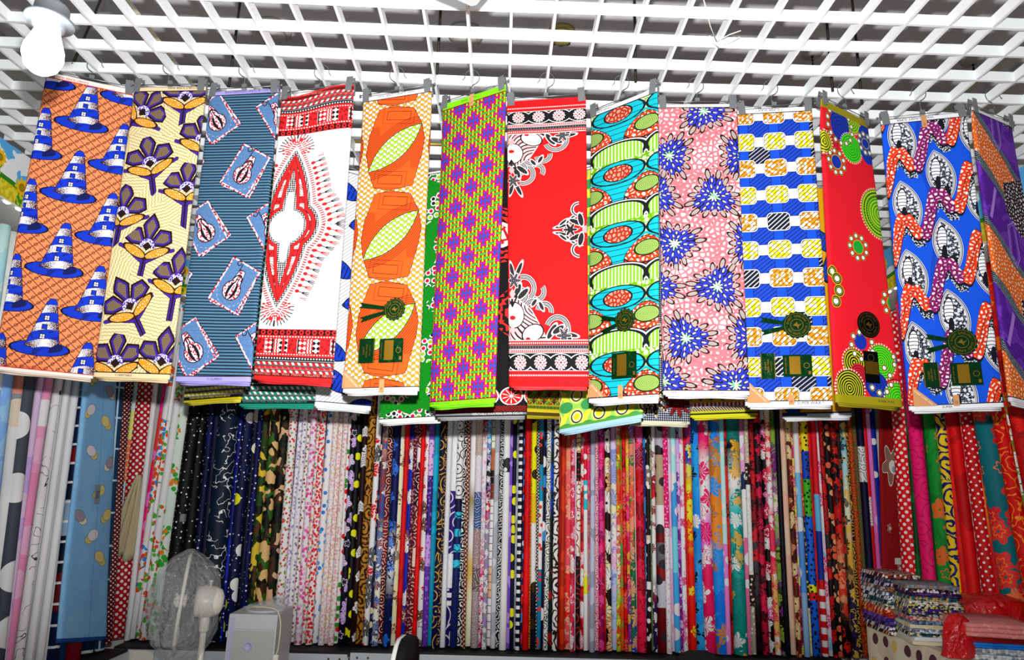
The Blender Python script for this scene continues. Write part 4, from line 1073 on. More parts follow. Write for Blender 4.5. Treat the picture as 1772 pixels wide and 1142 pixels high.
for i, (bl, br, yaw, Ym, zt, fn, lab, nm, fold) in enumerate(REAR):
    sh = rear_sheet(bl, br, yaw, Ym, zt); SH['r%d' % i] = sh
    root = hang('hanging_cloth', sh, fn, lab, RG, dict(fold=fold, t=.02, drop=.005, bulge=.0015), 40+i, 'print_rear_'+nm.replace(' ', '_'))
    mid = (sh.tl+sh.tr)/2; c = round(mid.x/S_+.043)
    hanger(sh, gx(c), mid.y, -1 if c < 0 else 1, 'wire clip hanger holding the %s cloth behind the front row' % nm, HG)
    if i == 0: lettering(root, sh, 'GUARANTEED REAL WAX FRIEND HOLLAND NBO1161', .5, sh.A-.055, .0105, 0, material('yellow_ink', base='#e8dc50'))
    if i == 1: lettering(root, sh, 'GUARANTEED REAL WAX FRIEND HOLLAND NBO1161', .48, sh.A-.055, .0115, 0, material('teal_ink', base='#2fb49c'))
    if i == 4: lettering(root, sh, 'VERITABLE WAX REAL SUPER DELUX', .68, sh.A-.03, .0125, 0, m_white)
    if i == 7: lettering(root, sh, 'SUPER', .9, sh.A-.018, .009, 0)
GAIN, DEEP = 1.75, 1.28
# ------------------------------------------------------------------ rolls of fabric (u round the roll, v up it, both in metres)
def k_plain(P, a, b=None): return C0(a) if not b else C0(a).over(noise(P, 6, 2) > .53, b)
def k_dots(P, bgc, dc, per=.035, r=.3, rnd=0.0): return C0(bgc).over(voro(local(P, 0, 0, 40), 1/per, rnd=rnd) < r, dc)
def k_ditsy(P, bgc, cols, per=.03, r=.36):
    d, r1, r2, _ = voro_id(P, 1/per, .9); c = C0(cols[0])
    for i, k in enumerate(cols[1:]): c = c.over(r1 > (i+1)/len(cols), k)
    return C0(bgc).over(d < r, c)
def k_floral(P, bgc, cols, per=.14, leaf=None):
    """big soft flowers: warped cells with ringed petals"""
    n1 = noise(P, 16, 2); per *= .75
    d, r1, r2, pos = voro_id(P, 1/per, .9); c = C0(cols[0])
    for i, k in enumerate(cols[1:]): c = c.over(r1 > (i+1)/len(cols), k)
    an = M('ARCTAN2', Y(P)-comp(pos, 1), X(P)-comp(pos, 0)); lob = M('COSINE', an*5+r2*6)
    edge = .40+lob*.09+n1*.12
    fl_ = c.over(fr(an*2.4+r2+n1*.6) < .16, bgc).over(d < .22+lob*.06, cols[-1]).over((d < .16+lob*.05), c).over(d < .06, bgc)
    out = C0(bgc).over((n1 > .52) & (d > .5), leaf or bgc)
    return out.over(d < edge, fl_)
def k_scroll(P, bgc, ln, per=.09, w=.3):
    Q = vec(X(P)+noise(P, 22, 1)*.03, Y(P)+noise(vec(Y(P), X(P)), 22, 1)*.03)
    d, r1, r2, pos = voro_id(Q, 1/per, .8); an = M('ARCTAN2', Y(Q)-comp(pos, 1), X(Q)-comp(pos, 0))
    return C0(bgc).over(fr(d/.26+an/6.2832+r1) < w, ln).over((d > .5) & (voro(P, 3.4/per) < .24), ln)
def k_bands(P, segs, over=None, oc=None, per=.03):
    """segs: (height, colour) from the bottom up"""
    v = Y(P)+noise(P, 3, 0)*.004; c = C0(segs[0][1])
    for h, k in segs[1:]: c = c.over(v > h, k)
    if over == 'scroll': c = c.over((fr(voro(P, 1/per)/.3) < .22), oc)
    if over == 'dots': c = c.over(voro(P, 1/per) < .25, oc)
    if over == 'lines': c = c.over(fr(Y(P)/per) < .12, oc)
    return c
def k_grad(P, segs, spots=None, per=.1):
    v = Y(P)+noise(P, 5, 2)*.12-.06; c = C0(segs[0][1])
    for (h0, _), (h, k) in zip(segs, segs[1:]):
        t = (v-(h-.09))/.18; t.s.node.use_clamp = True; c = c.over(t, k)
    if spots:
        per *= .7; n1 = noise(P, 18, 2); d, r1, r2, pos = voro_id(P, 1/per, 1.0); s = C0(spots[0]); an = M('ARCTAN2', Y(P)-comp(pos, 1), X(P)-comp(pos, 0))
        for i, k in enumerate(spots[1:]): s = s.over(r1 > (i+1)/len(spots), k)
        c = c.over((d < .36+M('COSINE', an*5+r2*6)*.1+n1*.12) & (fr(an*1.6+n1*.8+d) > .2), s).over(cmp(n1, .62, .03), spots[-1])
    return c
def k_camo(P, *cols):
    c = C0(cols[0]); 
    for i, k in enumerate(cols[1:]): c = c.over(noise(vec(X(P)+i*3.7, Y(P)*.8+i*1.9), 13, 1.5) > .55, k)
    return c
def k_stars(P, bgc, neb, per=.04):
    d, r1, r2, _ = voro_id(P, 1/per, 1.0)
    c = C0(bgc).over(noise(P, 4, 3) > .58, neb)
    return c.over((d < r1*.16), '#f2f4ff')
def k_squares(P, bgc, sq, per=.05, duty=.5): return C0(bgc).over((fr(Y(P)/per) < duty) & (fr(X(P)/per+.2) < .75), sq)
def k_stripes(P, a, b, per=.03, duty=.5): return C0(a).over(fr(Y(P)/per) < duty, b)
def k_grid(P, bgc, ln, per=.1): return C0(bgc).over((fr(Y(P)/per) < .06) | (fr(X(P)/per) < .05), ln)
def k_doodle(P, bgc, ln, sc=9, w=.02): return C0(bgc).over(cmp(noise(P, sc*1.9, 1.0), .5, w*1.3) & (noise(P, 9, 0) > .45), ln)
def k_planets(P, bgc, cols):
    d, r1, r2, _ = voro_id(P, 6, .9); s = C0(cols[0])
    for i, k in enumerate(cols[1:]): s = s.over(r1 > (i+1)/len(cols), k)
    return k_stars(P, bgc, bgc).over(d < .24, s)
def k_sprig(P, bgc, cols, per=.03, thr=.54):
    d, r1, r2, _ = voro_id(P, 1/per, 1.0); c = C0(cols[0])
    for i, k in enumerate(cols[1:]): c = c.over(r1 > (i+1)/len(cols), k)
    return C0(bgc).over((noise(P, 4.5, 1) > thr) & (d < .5), c)
KIND = dict(sprig=k_sprig, plain=k_plain, dots=k_dots, ditsy=k_ditsy, floral=k_floral, scroll=k_scroll, bands=k_bands, grad=k_grad, camo=k_camo, stars=k_stars, squares=k_squares, stripes=k_stripes, grid=k_grid, doodle=k_doodle, planets=k_planets)
N_ROLL = [0]; ROLLS = {}
def roll_material(kind, args):
    N_ROLL[0] += 1
    return material('roll_print_%d' % N_ROLL[0], lambda P: KIND[kind](vec(X(P)+N_ROLL[0]*1.37, Y(P)), *args), rough=.6, spec=.22)
def roll_mesh(pb, pt, r, seed):
    rnd = random.Random(seed); d = pt-pb; L = d.length; t = d.normalized()
    side = Vector((0, 0, 1)).cross(Vector((pb.x, pb.y, 0)).normalized()).normalized(); fw = t.cross(side).normalized(); side = fw.cross(t)
    n = 16; a0 = rnd.uniform(-.9, .9)+math.pi*.5; sq = rnd.uniform(.86, 1.0); prof = []
    for i in range(n+2):                                # spiral with the loose end lying on top
        f = i/(n+1); a = a0+f*(2*math.pi+.25); rr = r*(.93+.09*f); prof.append((math.cos(a)*rr, math.sin(a)*rr*sq, f*2*math.pi*r))
    bm = bmesh.new(); uvl = bm.loops.layers.uv.new('UVMap'); rows = []; nv = 5; j0 = [rnd.uniform(-.004, .004) for _ in prof]
    bow = rnd.uniform(-.006, .006); tw = rnd.uniform(.97, 1.03)
    for j in range(nv+1):
        f = j/nv; s = (1.0+(tw-1)*f)*(1.03 if j == 0 else 1)
        rows.append([bm.verts.new(pb+d*f+side*(x*s+bow*math.sin(math.pi*f))-fw*(y*s)+t*(abs(j0[k]) if j == 0 else 0)) for k, (x, y, _) in enumerate(prof)])
    m_ = len(prof)
    for j in range(nv):
        for k in range(m_-1):
            f = bm.faces.new((rows[j][k], rows[j][k+1], rows[j+1][k+1], rows[j+1][k])); f.smooth = True
            for l, (jj, kk) in zip(f.loops, ((j, k), (j, k+1), (j+1, k+1), (j+1, k))): l[uvl].uv = (prof[kk][2], L*jj/nv)
    for row in (rows[0][::-1], rows[-1]):
        f = bm.faces.new(row)
        for l in f.loops: l[uvl].uv = (0, 0 if row is not rows[-1] else L)
    bmesh.ops.recalc_face_normals(bm, faces=bm.faces)
    return bm
def stretch(a, b, z0, z1):
    """line through a and b, cut at two heights"""
    d = b-a; return a+d*((z0-a.z)/d.z), a+d*((z1-a.z)/d.z)
def put_roll(pb, pt, r, kind, args, label, group, seed, name='fabric_roll'):
    o = obj(name, roll_mesh(pb, pt, r, seed), roll_material(kind, args)); tag(o, label, 'fabric roll', group); ROLLS[label] = o; return o
W, K = '#f2f1ee', '#121114'
BACK = [  # left and right edge at half height in the photograph, print, colours, look
 (196,206,'dots',('#2a1414','#f0e0d8',.022,.3),'dark brown dotted'),
 (202,210,'bands',([(0,'#e8b84a'),(.3,'#e87a4a'),(.6,'#f0d070'),(.8,'#9cc0e0'),(1.0,'#e87a4a'),(1.3,'#f0d070'),(1.5,'#b8d0e8'),(1.7,'#e8804a')],'lines','#f4f0e4',.05),'orange and yellow banded'),
 (209,239,'dots',('#a80c22','#faf4f2',.032,.3),'wine red polka dot'),
 (239,248,'plain',('#e8e6e0',),'plain off-white'),
 (247,255,'bands',([(0,'#e0187c'),(.95,'#d01870'),(1.1,'#c83a40'),(1.5,'#e8308c')],'dots','#f070b0',.2),'magenta'),
 (254,264,'sprig',('#f4f3f1',['#ea4a20','#f06a30','#3a86c8','#4aa03a'],.03,.53),'white with orange blooms'),
 (263,273,'sprig',('#f1f0f0',['#ea5a24','#56a03a','#f1f0f0'],.028,.56),'white with scattered orange sprigs'),
 (272,285,'sprig',('#f3eef0',['#58a83a','#f3eef0','#d8502c'],.026,.57),'pale white with green sprigs'),
 (284,302,'sprig',('#c2f0c4',['#e8842a','#3a9a3a','#3a9a3a'],.034,.55),'mint green with orange lilies'),
 (301,325,'stars',('#07080d','#0c1418'),'black starry'), (322,342,'stars',('#08090f','#101a2a'),'black nebula'),
 (341,353,'stars',('#0a1240','#101c5c'),'navy star speckled'), (352,365,'plain',('#0a1036','#0c1648'),'deep navy'),
 (363,398,'doodle',('#16283c','#dfe6ec',9,.014),'slate blue with white chalk doodles'),
 (397,407,'stars',('#0c1e78','#1230a0'),'royal blue galaxy'), (405,423,'planets',('#0c1a48',['#0c1a48','#e8d024','#1a4a90','#f4f0e0']),'navy with yellow moons'),
 (422,432,'planets',('#0a1030',['#f0c8b4','#0a1030','#0a1030','#e8e8f0']),'navy with pale moons'), (431,441,'stars',('#0a1450','#0c1a60'),'dark blue star'),
 (438,454,'camo',('#2c4a1c','#5a3a1c','#1a1c10','#c8b03a'),'green and gold camouflage'), (453,471,'camo',('#3a6a24','#4a2c16','#14160e','#c6a878'),'bright green camouflage'), (470,489,'camo',('#1c2c14','#4a2e18','#0c0e0a','#c4a486'),'dark brown camouflage'),
 (489,503,'ditsy',(W,['#c02020','#8a9a4a','#d04040'],.026,.3),'white with tiny red buds'), (502,511,'ditsy',(W,['#b8a8c8','#9a90b0'],.024,.34),'white with lilac specks'), (510,520,'ditsy',(W,['#8a7aa0','#c0b8d0'],.026,.3),'white with grey lilac sprigs'),
 (518,527,'ditsy',('#f0efe6',['#8a8a40','#a04040'],.026,.3),'cream with olive dots'), (525,537,'ditsy',('#f8dce6',['#f070a0','#e85890','#f8a8c4'],.028,.4),'pink ditsy'), (535,545,'ditsy',('#f3ece6',['#c84040','#d0b040','#5a8a5a','#e080a0'],.022,.36),'multicolour ditsy'),
 (543,555,'ditsy',('#f8e2de',['#e02c34','#f05858'],.022,.42),'red ditsy'), (554,566,'ditsy',('#f3f4f6',['#3a7ab8','#5a9ad0','#f3f4f6'],.045,.3),'white with blue posies'),
 (565,575,'ditsy',('#f0e8e2',['#e0a0a8','#d0b090','#e8b8c0'],.02,.4),'blush ditsy'), (574,583,'ditsy',('#efe6df',['#e0a0a8','#c8a888'],.02,.4),'pale rose ditsy'), (582,592,'ditsy',('#f1eae4',['#dc98a0','#e4c0b0'],.02,.42),'rose bud ditsy'),
 (590,600,'ditsy',('#f6f4f2',['#d01c20','#d01c20','#3a8a30'],.05,.34),'white strawberry'), (598,609,'floral',('#0e1226',['#b8a0cc','#0e1226','#c8b8d8'],.13,'#0e1226'),'navy with lilac roses'),
 (607,619,'ditsy',('#0c0e1a',['#e8d41c','#0c0e1a','#e0c818'],.075,.34),'black with yellow moons'), (617,627,'floral',('#2c0c10',['#f0e8e0','#2c0c10'],.1,'#2c0c10'),'maroon with white daisies'),
 (626,641,'scroll',('#a87c2c','#3a1c0c',.11,.4),'gold and brown mandala'), (640,650,'floral',('#f2f0f0',['#c81c28','#f2f0f0','#5a5a60'],.17,'#f2f0f0'),'white with crimson flowers'),
 (648,657,'ditsy',('#10204c',['#5a7aa0','#10204c','#c8c0a0'],.05,.4),'navy sprig'), (655,665,'grad',([(0,'#ecd0bc'),(.55,'#f0dcc8'),(.75,'#14162a'),(.85,'#8a4a48'),(1.3,'#c8a898')],['#8a4048','#e8d0c8','#3a5a9a'],.1),'beige rose and navy'),
 (663,674,'bands',([(0,'#6a0e22'),(.5,'#8a1830'),(.8,'#74101e')],'scroll','#e8c8b8',.06),'wine scroll'), (673,686,'grad',([(0,'#0c1c52'),(.4,'#f0f0f4'),(.7,'#0c1c5a'),(1.5,'#142a80')],['#3a78d8','#0c1c52'],.12),'navy with blue petals'),
 (684,696,'grad',([(0,'#d8c8a0'),(.5,'#1c1a1c'),(.62,'#e0d4b0'),(1.3,'#e8dcc0')],['#8a5a3a','#e0d4b0'],.14),'cream leaf'), (694,703,'plain',('#c4141c','#a80e16'),'bright red'),
 (701,712,'floral',('#1430a0',['#8a5a3c','#1430a0','#e8d8c8'],.14,'#1430a0'),'royal blue with brown flowers'), (710,717,'dots',('#5a1428','#b07888',.02,.3,1.0),'plum dotted'),
 (715,725,'bands',([(0,'#7a2a18'),(.5,'#e0b8a0'),(.62,'#7a3018'),(.9,'#3a140c'),(1.2,'#f0e6dc'),(1.3,'#7a2a18')],'scroll','#f0e0d0',.07),'brown trellis'), (723,731,'plain',('#d01418','#b40e14'),'scarlet'),
 (729,740,'floral',('#f0ece6',['#c01820','#f0ece6','#6a4a34'],.12,'#f0ece6'),'white with red roses'), (738,748,'bands',([(0,'#6a3a9a'),(.5,'#b896d8'),(.7,'#4a2878'),(1.1,'#c8a8e0'),(1.35,'#7a50b0')],'dots','#8a68bc',.03),'purple banded'),
 (746,757,'plain',('#0c8ea8','#10a2bc'),'turquoise'), (756,765,'bands',([(0,'#0e1c50'),(.4,'#101a3c')],'scroll','#e0a040',.1),'navy and gold damask'), (763,771,'scroll',('#101c3e','#c8a05a',.08,.2),'ink blue medallion'),
 (769,778,'scroll',('#c4c8d4','#f0f2f6',.08,.4),'silver damask'), (776,788,'bands',([(0,'#2c1464'),(.25,'#f0eef0'),(.28,'#2c1464'),(.3,'#f0eef0'),(.33,'#2c1464'),(.36,'#f0eef0'),(.58,'#3a1a78'),(1.0,'#f2f0f0')],'scroll','#c8c4d0',.12),'white and violet banded'),
 (786,798,'bands',([(0,'#0e2a6a'),(.5,'#3ab4e0'),(.55,'#0e2a6a'),(.6,'#3ab4e0'),(.65,'#0e2a6a'),(.7,'#3ab4e0'),(.75,'#0e2a6a'),(.82,'#3ab4e0'),(.86,'#10204c'),(.95,'#f0f0f0')],'scroll','#2a2a30',.1),'blue striped and white scroll'),
 (796,807,'scroll',('#16161a','#d4d4d6',.07,.36),'black and white damask'), (805,811,'dots',('#5a2c1c','#c8a090',.02,.36),'brown beaded'), (810,822,'grad',([(0,'#e0d4b4'),(.35,'#c0a860'),(.6,'#ece6d4'),(.85,'#8a7430'),(1.0,'#eae4d0')],None),'cream and gold mottled'),
 (820,833,'bands',([(0,'#9a8a8c'),(.35,'#6a6058'),(.5,'#9a8080'),(.75,'#2a5a8a'),(1.0,'#c8c4cc'),(1.25,'#a8988a'),(1.5,'#d8cc98')],'scroll','#b8b0b4',.05),'taupe and slate banded'), (831,841,'grad',([(0,'#a82860'),(.3,'#c03a70'),(.6,'#b0b0b8'),(1.0,'#c8c4c8'),(1.35,'#a01c50')],['#d090a8','#e0d8dc'],.04),'magenta and grey ombre'),
 (839,847,'grad',([(0,'#8a8c94'),(.8,'#c02030'),(.95,'#2a2a30'),(1.3,'#3aa0c8')],['#9a7ab8','#e8e8e8'],.06),'grey with poppy'), (846,856,'bands',([(0,'#e8dccc'),(.3,'#c8a890'),(.5,'#f0ece4'),(.7,'#e8dccc'),(.95,'#7a3c24'),(1.05,'#16141a'),(1.15,'#b06a44'),(1.3,'#e0ccb4')],'lines','#8a6a54',.05),'beige and chocolate blocked'),
 (854,863,'plain',('#a0a4aa','#b8bcc0'),'grey'), (861,870,'scroll',('#141416','#e8e8e8',.06,.34),'black with white scrolls'), (868,880,'bands',([(0,'#e6e6e6'),(.8,'#f0f0f0'),(1.15,'#3a3a40'),(1.25,'#f2f2f2')],'dots','#d0d0d4',.06),'white with a tower motif'),
 (878,888,'plain',('#7a52b4','#a884d4'),'lavender'), (886,893,'ditsy',('#0e1438',['#e8d424','#0e1438'],.08,.34),'navy with yellow loops'), (891,897,'plain',('#8a8e96','#a8acb4'),'silver'),
 (895,904,'squares',('#0c1430','#f0f0f0',.05,.45),'navy and white check'), (902,908,'ditsy',('#142a60',['#d03040','#e8e8e8','#3a8ad0'],.05,.42),'blue patchwork'), (906,917,'plain',('#b80e12','#d8161a'),'glossy red'),
 (915,922,'scroll',('#8a4a14','#d8a040',.05,.4),'amber scroll'), (920,929,'bands',([(0,'#14142c'),(.4,'#e8e4dc'),(.8,'#e0b020'),(1.0,'#f0d018')],'dots','#3a3010',.14),'canary yellow'), (927,933,'dots',('#101838','#c8c0b0',.016,.34),'navy pin dot'),
 (931,938,'bands',([(0,'#1a7a9a'),(.5,'#f0f0ec'),(.95,'#1a8aa8'),(1.2,'#141418'),(1.4,'#1a90b0')],'dots','#c84040',.05),'teal banded'), (936,945,'ditsy',('#101a3e',['#f0f0f0','#3a8ac0'],.14,.3),'navy starfish'), (943,951,'scroll',('#e8e0c8','#2a1c14',.07,.3),'cream and brown swirl'),
 (949,958,'grad',([(0,'#16283a'),(.4,'#0c2a18'),(.9,'#0e5ac0'),(1.2,'#10301c'),(1.4,'#1a6ad0')],['#b01820','#10301c'],.12),'blue and forest floral'), (957,966,'scroll',('#ece4cc','#3a2014',.13,.34),'cream with brown circles'),
 (965,973,'plain',('#7a0e0e','#981412'),'oxblood'), (971,979,'plain',('#a8340e','#c2440f'),'rust'), (977,988,'grad',([(0,'#c83028'),(.6,'#d84858'),(1.0,'#e88870'),(1.4,'#d86038')],['#e06070','#f0a088'],.16),'coral rose'),
 (986,994,'floral',('#c83a58',['#f0a0b0','#d85070','#f4c8c8'],.16,'#a02840'),'pink peony'), (992,999,'plain',('#cfc4dc','#b0a8d8'),'pale lilac'), (997,1005,'bands',([(0,'#1a1416'),(.6,'#e8d8c0'),(1.1,'#1a1416'),(1.3,'#d8c8a0')],'scroll','#a03028',.1),'black and cream blossom'),
 (1003,1012,'floral',('#c02030',['#f0b0b8','#e86070','#f8e0dc'],.15,'#8a1420'),'crimson blossom'), (1010,1017,'bands',([(0,'#e0e4e8'),(.35,'#e8d020'),(.5,'#e8e8e8'),(.9,'#2ab0b8'),(1.1,'#c81c40')],'dots','#f4f4f4',.08),'aqua and white'), (1015,1023,'grad',([(0,'#8a90a0'),(.6,'#a0506a'),(1.0,'#c82070'),(1.4,'#6a3828')],['#c84080','#b08878'],.1),'magenta and tan'),
 (1021,1030,'plain',('#9498a8','#b0b2c0'),'cool grey'), (1028,1037,'scroll',('#e4b4c0','#b0304c',.05,.36),'pink damask'), (1036,1046,'grad',([(0,'#a8124c'),(.5,'#d01c68'),(.8,'#a81c70'),(1.15,'#c81c60'),(1.4,'#9a70b4')],['#7a1460','#e05090'],.1),'fuchsia'), (1044,1050,'plain',('#c01818','#9a1010'),'brick red'),
 (1048,1058,'floral',('#2a1410',['#e0c8a0','#c8a078','#f0e0c8'],.22,'#2a1410'),'brown with beige magnolias'), (1056,1068,'grad',([(0,'#a4b4d0'),(.5,'#e8d8e0'),(.8,'#f0d0a0'),(1.1,'#c0b8d8'),(1.5,'#b0bcd8')],['#d8a0c0','#8890c0'],.18),'pale blue iris'),
 (1066,1073,'grad',([(0,'#9aa83a'),(.4,'#e8e4d0'),(.8,'#c84a30'),(1.1,'#88982c'),(1.4,'#e8c8c0')],['#e8d838','#c03020'],.07),'olive and white meadow'), (1072,1079,'grad',([(0,'#d86a14'),(.5,'#4a9038'),(.8,'#e83020'),(1.2,'#3a8a30'),(1.4,'#f08a1c')],['#e84a18','#58a048'],.1),'orange and green meadow'),
 (1078,1085,'floral',('#c01018',['#e82830','#f06058','#901018'],.17,'#7a0c10'),'red rose'), (1084,1092,'grad',([(0,'#8a3a98'),(.4,'#c01c58'),(.8,'#e02870'),(1.1,'#e8c038'),(1.35,'#d02048')],['#e05898','#e8a838'],.09),'magenta and gold garden'), (1090,1100,'grad',([(0,'#1a4aa8'),(.15,'#2a6a4a'),(.7,'#e85a48'),(1.1,'#f08068'),(1.45,'#1848c8')],['#2f7a4a','#f49a80'],.16),'coral and green'),
 (1098,1102,'plain',('#eceaea',),'slim white'), (1100,1115,'grad',([(0,'#e02050'),(.6,'#e81c50'),(.9,'#b80c20'),(1.25,'#c88ad0'),(1.4,'#c01028')],['#e83a58','#8a0a18'],.18),'crimson and orchid rose'), (1113,1119,'plain',('#123a78','#1a8ab0'),'navy and aqua'),
 (1117,1125,'bands',([(0,'#30101a'),(.4,'#e8e0d8'),(.45,'#2a1018'),(.7,'#c8b8a8'),(.75,'#30141c'),(1.1,'#8a7a70'),(1.2,'#2a0c14')],'dots','#e0d8d0',.06),'dark brown lettered'), (1123,1131,'floral',('#5a7a48',['#a0b890','#6a8a58'],.12,'#3a5a30'),'sage green leaf'), (1129,1136,'grad',([(0,'#3a1258'),(.4,'#e8e0e0'),(.9,'#c02038'),(1.2,'#e8e4e4')],['#8a2040','#e0d8d8'],.1),'white and plum'),
 (1134,1151,'bands',([(0,'#6a0c14'),(.28,'#b0b0b8'),(.45,'#8a1018'),(.55,'#6a6a70'),(.7,'#7a0e18'),(.8,'#d0cccc'),(.95,'#a89880'),(1.3,'#3a1014'),(1.35,'#a8a8b0'),(1.55,'#c8c4c8')],'dots','#3a3438',.13),'grey and burgundy geometric'),
 (1149,1158,'bands',([(0,'#f2ece8'),(.8,'#d81c70')],'dots','#f0a0c0',.026),'pink and white polka'), (1156,1165,'plain',('#f0a0b8','#f4b8c8'),'baby pink'), (1163,1173,'bands',([(0,'#4aa0dc'),(.5,'#78c0ec'),(.8,'#4a98d8'),(1.1,'#a0d4f0')],'dots','#e8f0f8',.16),'sky blue'), (1171,1180,'grad',([(0,'#8a2a98'),(.5,'#a848b0'),(.9,'#c890d8'),(1.3,'#b0a0e0')],['#5a1a80','#d8b0e0'],.1),'lilac purple'),
 (1178,1186,'floral',('#f0dce4',['#e070a0','#f0dce4','#c04080'],.09,'#e8c8d8'),'blush blossom'), (1184,1192,'plain',('#c80f14','#a80c10'),'cherry red'), (1189,1200,'grad',([(0,'#d02018'),(.4,'#e83020'),(.7,'#f0c018'),(1.0,'#e8b010'),(1.2,'#1a50b0'),(1.5,'#c01c20')],['#f0e040','#d02420'],.1),'red and yellow'),
 (1198,1216,'grad',([(0,'#3a9ad8'),(.6,'#1a86d0'),(1.0,'#2898dc'),(1.4,'#1a7cc8')],['#e8e8e8','#14202c','#1a86d0','#1a86d0'],.16),'bright blue'), (1213,1232,'grad',([(0,'#d81c60'),(.5,'#e83068'),(.62,'#e080c0'),(.9,'#f0f0f0'),(1.3,'#e02c70')],['#f0f0f0','#e02c70'],.2),'hot pink and white'),
 (1230,1253,'grad',([(0,'#1478d0'),(.5,'#2090d8'),(.65,'#e88a28'),(1.0,'#c87828'),(1.2,'#6a9a3a'),(1.35,'#2478c8')],['#b07030','#c88838','#2090d8'],.2),'blue and amber teddy'),
 (1250,1258,'bands',([(0,'#e080b8'),(.7,'#a8dce8'),(1.4,'#78c0dc')],'dots','#f0c8e0',.1),'pale aqua and pink'), (1256,1264,'grad',([(0,'#a01014'),(.5,'#d82820'),(1.0,'#c01818')],['#1c1014','#c01818'],.14),'red and black'),
 (1262,1285,'grad',([(0,'#0f8a84'),(.5,'#2aa09a'),(.8,'#3ab0b0'),(1.0,'#f0f0ec'),(1.25,'#1a1c20'),(1.45,'#108a84')],['#e8a030','#f0f0f0','#108078'],.17),'teal seascape'), (1283,1293,'bands',([(0,'#f07098'),(.75,'#e8e4ec'),(1.0,'#22345a'),(1.2,'#f0a0c0'),(1.4,'#f088b0')],'dots','#f8d0e0',.12),'rose pink and navy'),
 (1292,1300,'bands',([(0,'#9a9488'),(.3,'#3a2c28'),(.5,'#e0d8cc'),(1.1,'#3a2a24'),(1.25,'#b0a898')],'dots','#c8c0b4',.03),'taupe'), (1298,1312,'grad',([(0,'#141214'),(.35,'#4a4448'),(.8,'#8a0e18'),(1.2,'#c01420'),(1.4,'#5a0c12')],['#c82030','#2a1014'],.16),'dark red rose'),
 (1311,1322,'grad',([(0,'#a0143c'),(.6,'#8a1034'),(1.0,'#2c1428'),(1.4,'#180e16')],['#c82050','#1c0e18'],.12),'plum and black'), (1321,1332,'floral',('#100c10',['#e070a0','#c02858','#f0d0d8'],.14,'#100c10'),'black with pink flowers'), (1331,1341,'grad',([(0,'#c8a868'),(.5,'#e04060'),(.9,'#f0e8e4'),(1.2,'#d03050'),(1.4,'#c8b898')],['#f0f0e8','#d83058'],.08),'sand and red zebra'),
 (1339,1350,'grad',([(0,'#1c1018'),(.4,'#3a4a18'),(.8,'#c8c0b8'),(1.1,'#6a2468'),(1.4,'#5a8a28')],['#7a3a80','#88a040'],.1),'green and aubergine'), (1349,1358,'plain',('#100e1a','#1a1628'),'black'), (1356,1367,'plain',('#d8ac98','#e0b8a4'),'dusty peach'), (1366,1375,'floral',('#6a2c1c',['#c88868','#8a1820','#e8b890'],.14,'#4a1c10'),'chestnut rose'),
 (1373,1382,'grad',([(0,'#8a1424'),(.5,'#b898c8'),(.8,'#f0b838'),(1.1,'#e83878'),(1.4,'#8a1424')],['#f0d050','#f05890'],.12),'pink and yellow tulip'), (1380,1390,'bands',([(0,'#88a8c8'),(.4,'#5a90c8'),(.9,'#78aee0'),(1.2,'#d8e4f0')],'dots','#c8dcf0',.2),'sky blue cloud'),
 (1387,1396,'bands',([(0,'#d8d898'),(.3,'#141014'),(.75,'#3a2a1c'),(.9,'#c82c18'),(1.2,'#e8884a'),(1.4,'#e84830')],'dots','#d8a868',.03),'orange and leopard'), (1394,1407,'bands',([(0,'#1a62c0'),(.35,'#d8261c'),(.4,'#e8d020'),(.45,'#1a6ac8'),(.9,'#4aa82a'),(1.15,'#1a50b0'),(1.35,'#e8c020')],'dots','#141c2c',.035),'blue spotted'),
 (1405,1413,'plain',('#b01018','#c81820'),'ruby'), (1411,1421,'bands',([(0,'#f0ece8')]+[(.02+.04*i, '#c01820' if i % 2 == 0 else '#f0ece8') for i in range(11)]+[(.48,'#1c3a90'),(.8,'#6aa8e0'),(1.05,'#c02030')],None),'blue with red and white stripes'), (1419,1428,'floral',('#e8b8c8',['#e05080','#78b0e0','#f4e0e8'],.14,'#c8d8e8'),'pink and blue hydrangea'),
 (1427,1435,'grad',([(0,'#16120c'),(.5,'#3a3434'),(.9,'#b01418'),(1.3,'#8a1014')],['#c82020','#2a2020'],.15),'poppy red'), (1433,1446,'ditsy',('#120e10',['#e8a078','#c86848','#120e10'],.05,.42),'black with peach petals'), (1444,1457,'grad',([(0,'#161016'),(.3,'#e0906a'),(.7,'#b81820'),(1.0,'#141014'),(1.4,'#8a1418')],['#141014','#d8281c'],.09),'black and red animal'),
 (1456,1464,'floral',('#14100e',['#7a5a4a','#c82828','#3a2a24'],.12,'#14100e'),'dark floral'), (1462,1472,'grad',([(0,'#3a2c5a'),(.5,'#c8a048'),(.8,'#e8dcb8'),(1.1,'#a0c4d0'),(1.4,'#1c8aa0')],['#14121c','#d8b050'],.1),'gold and pale blue'), (1471,1479,'scroll',('#141030','#c8a44a',.07,.34),'indigo and gold'),
 (1477,1486,'scroll',('#b01c18','#8a7a1c',.07,.34),'red and olive paisley'), (1484,1494,'scroll',('#2a6a3a','#a83020',.07,.26),'green paisley'), (1492,1505,'bands',([(0,'#0c1440'),(.25,'#e0e4ee'),(.5,'#0c1238'),(1.15,'#e0e4ee'),(1.4,'#0c1238')],'scroll','#0c1440',.06),'navy bandana'),
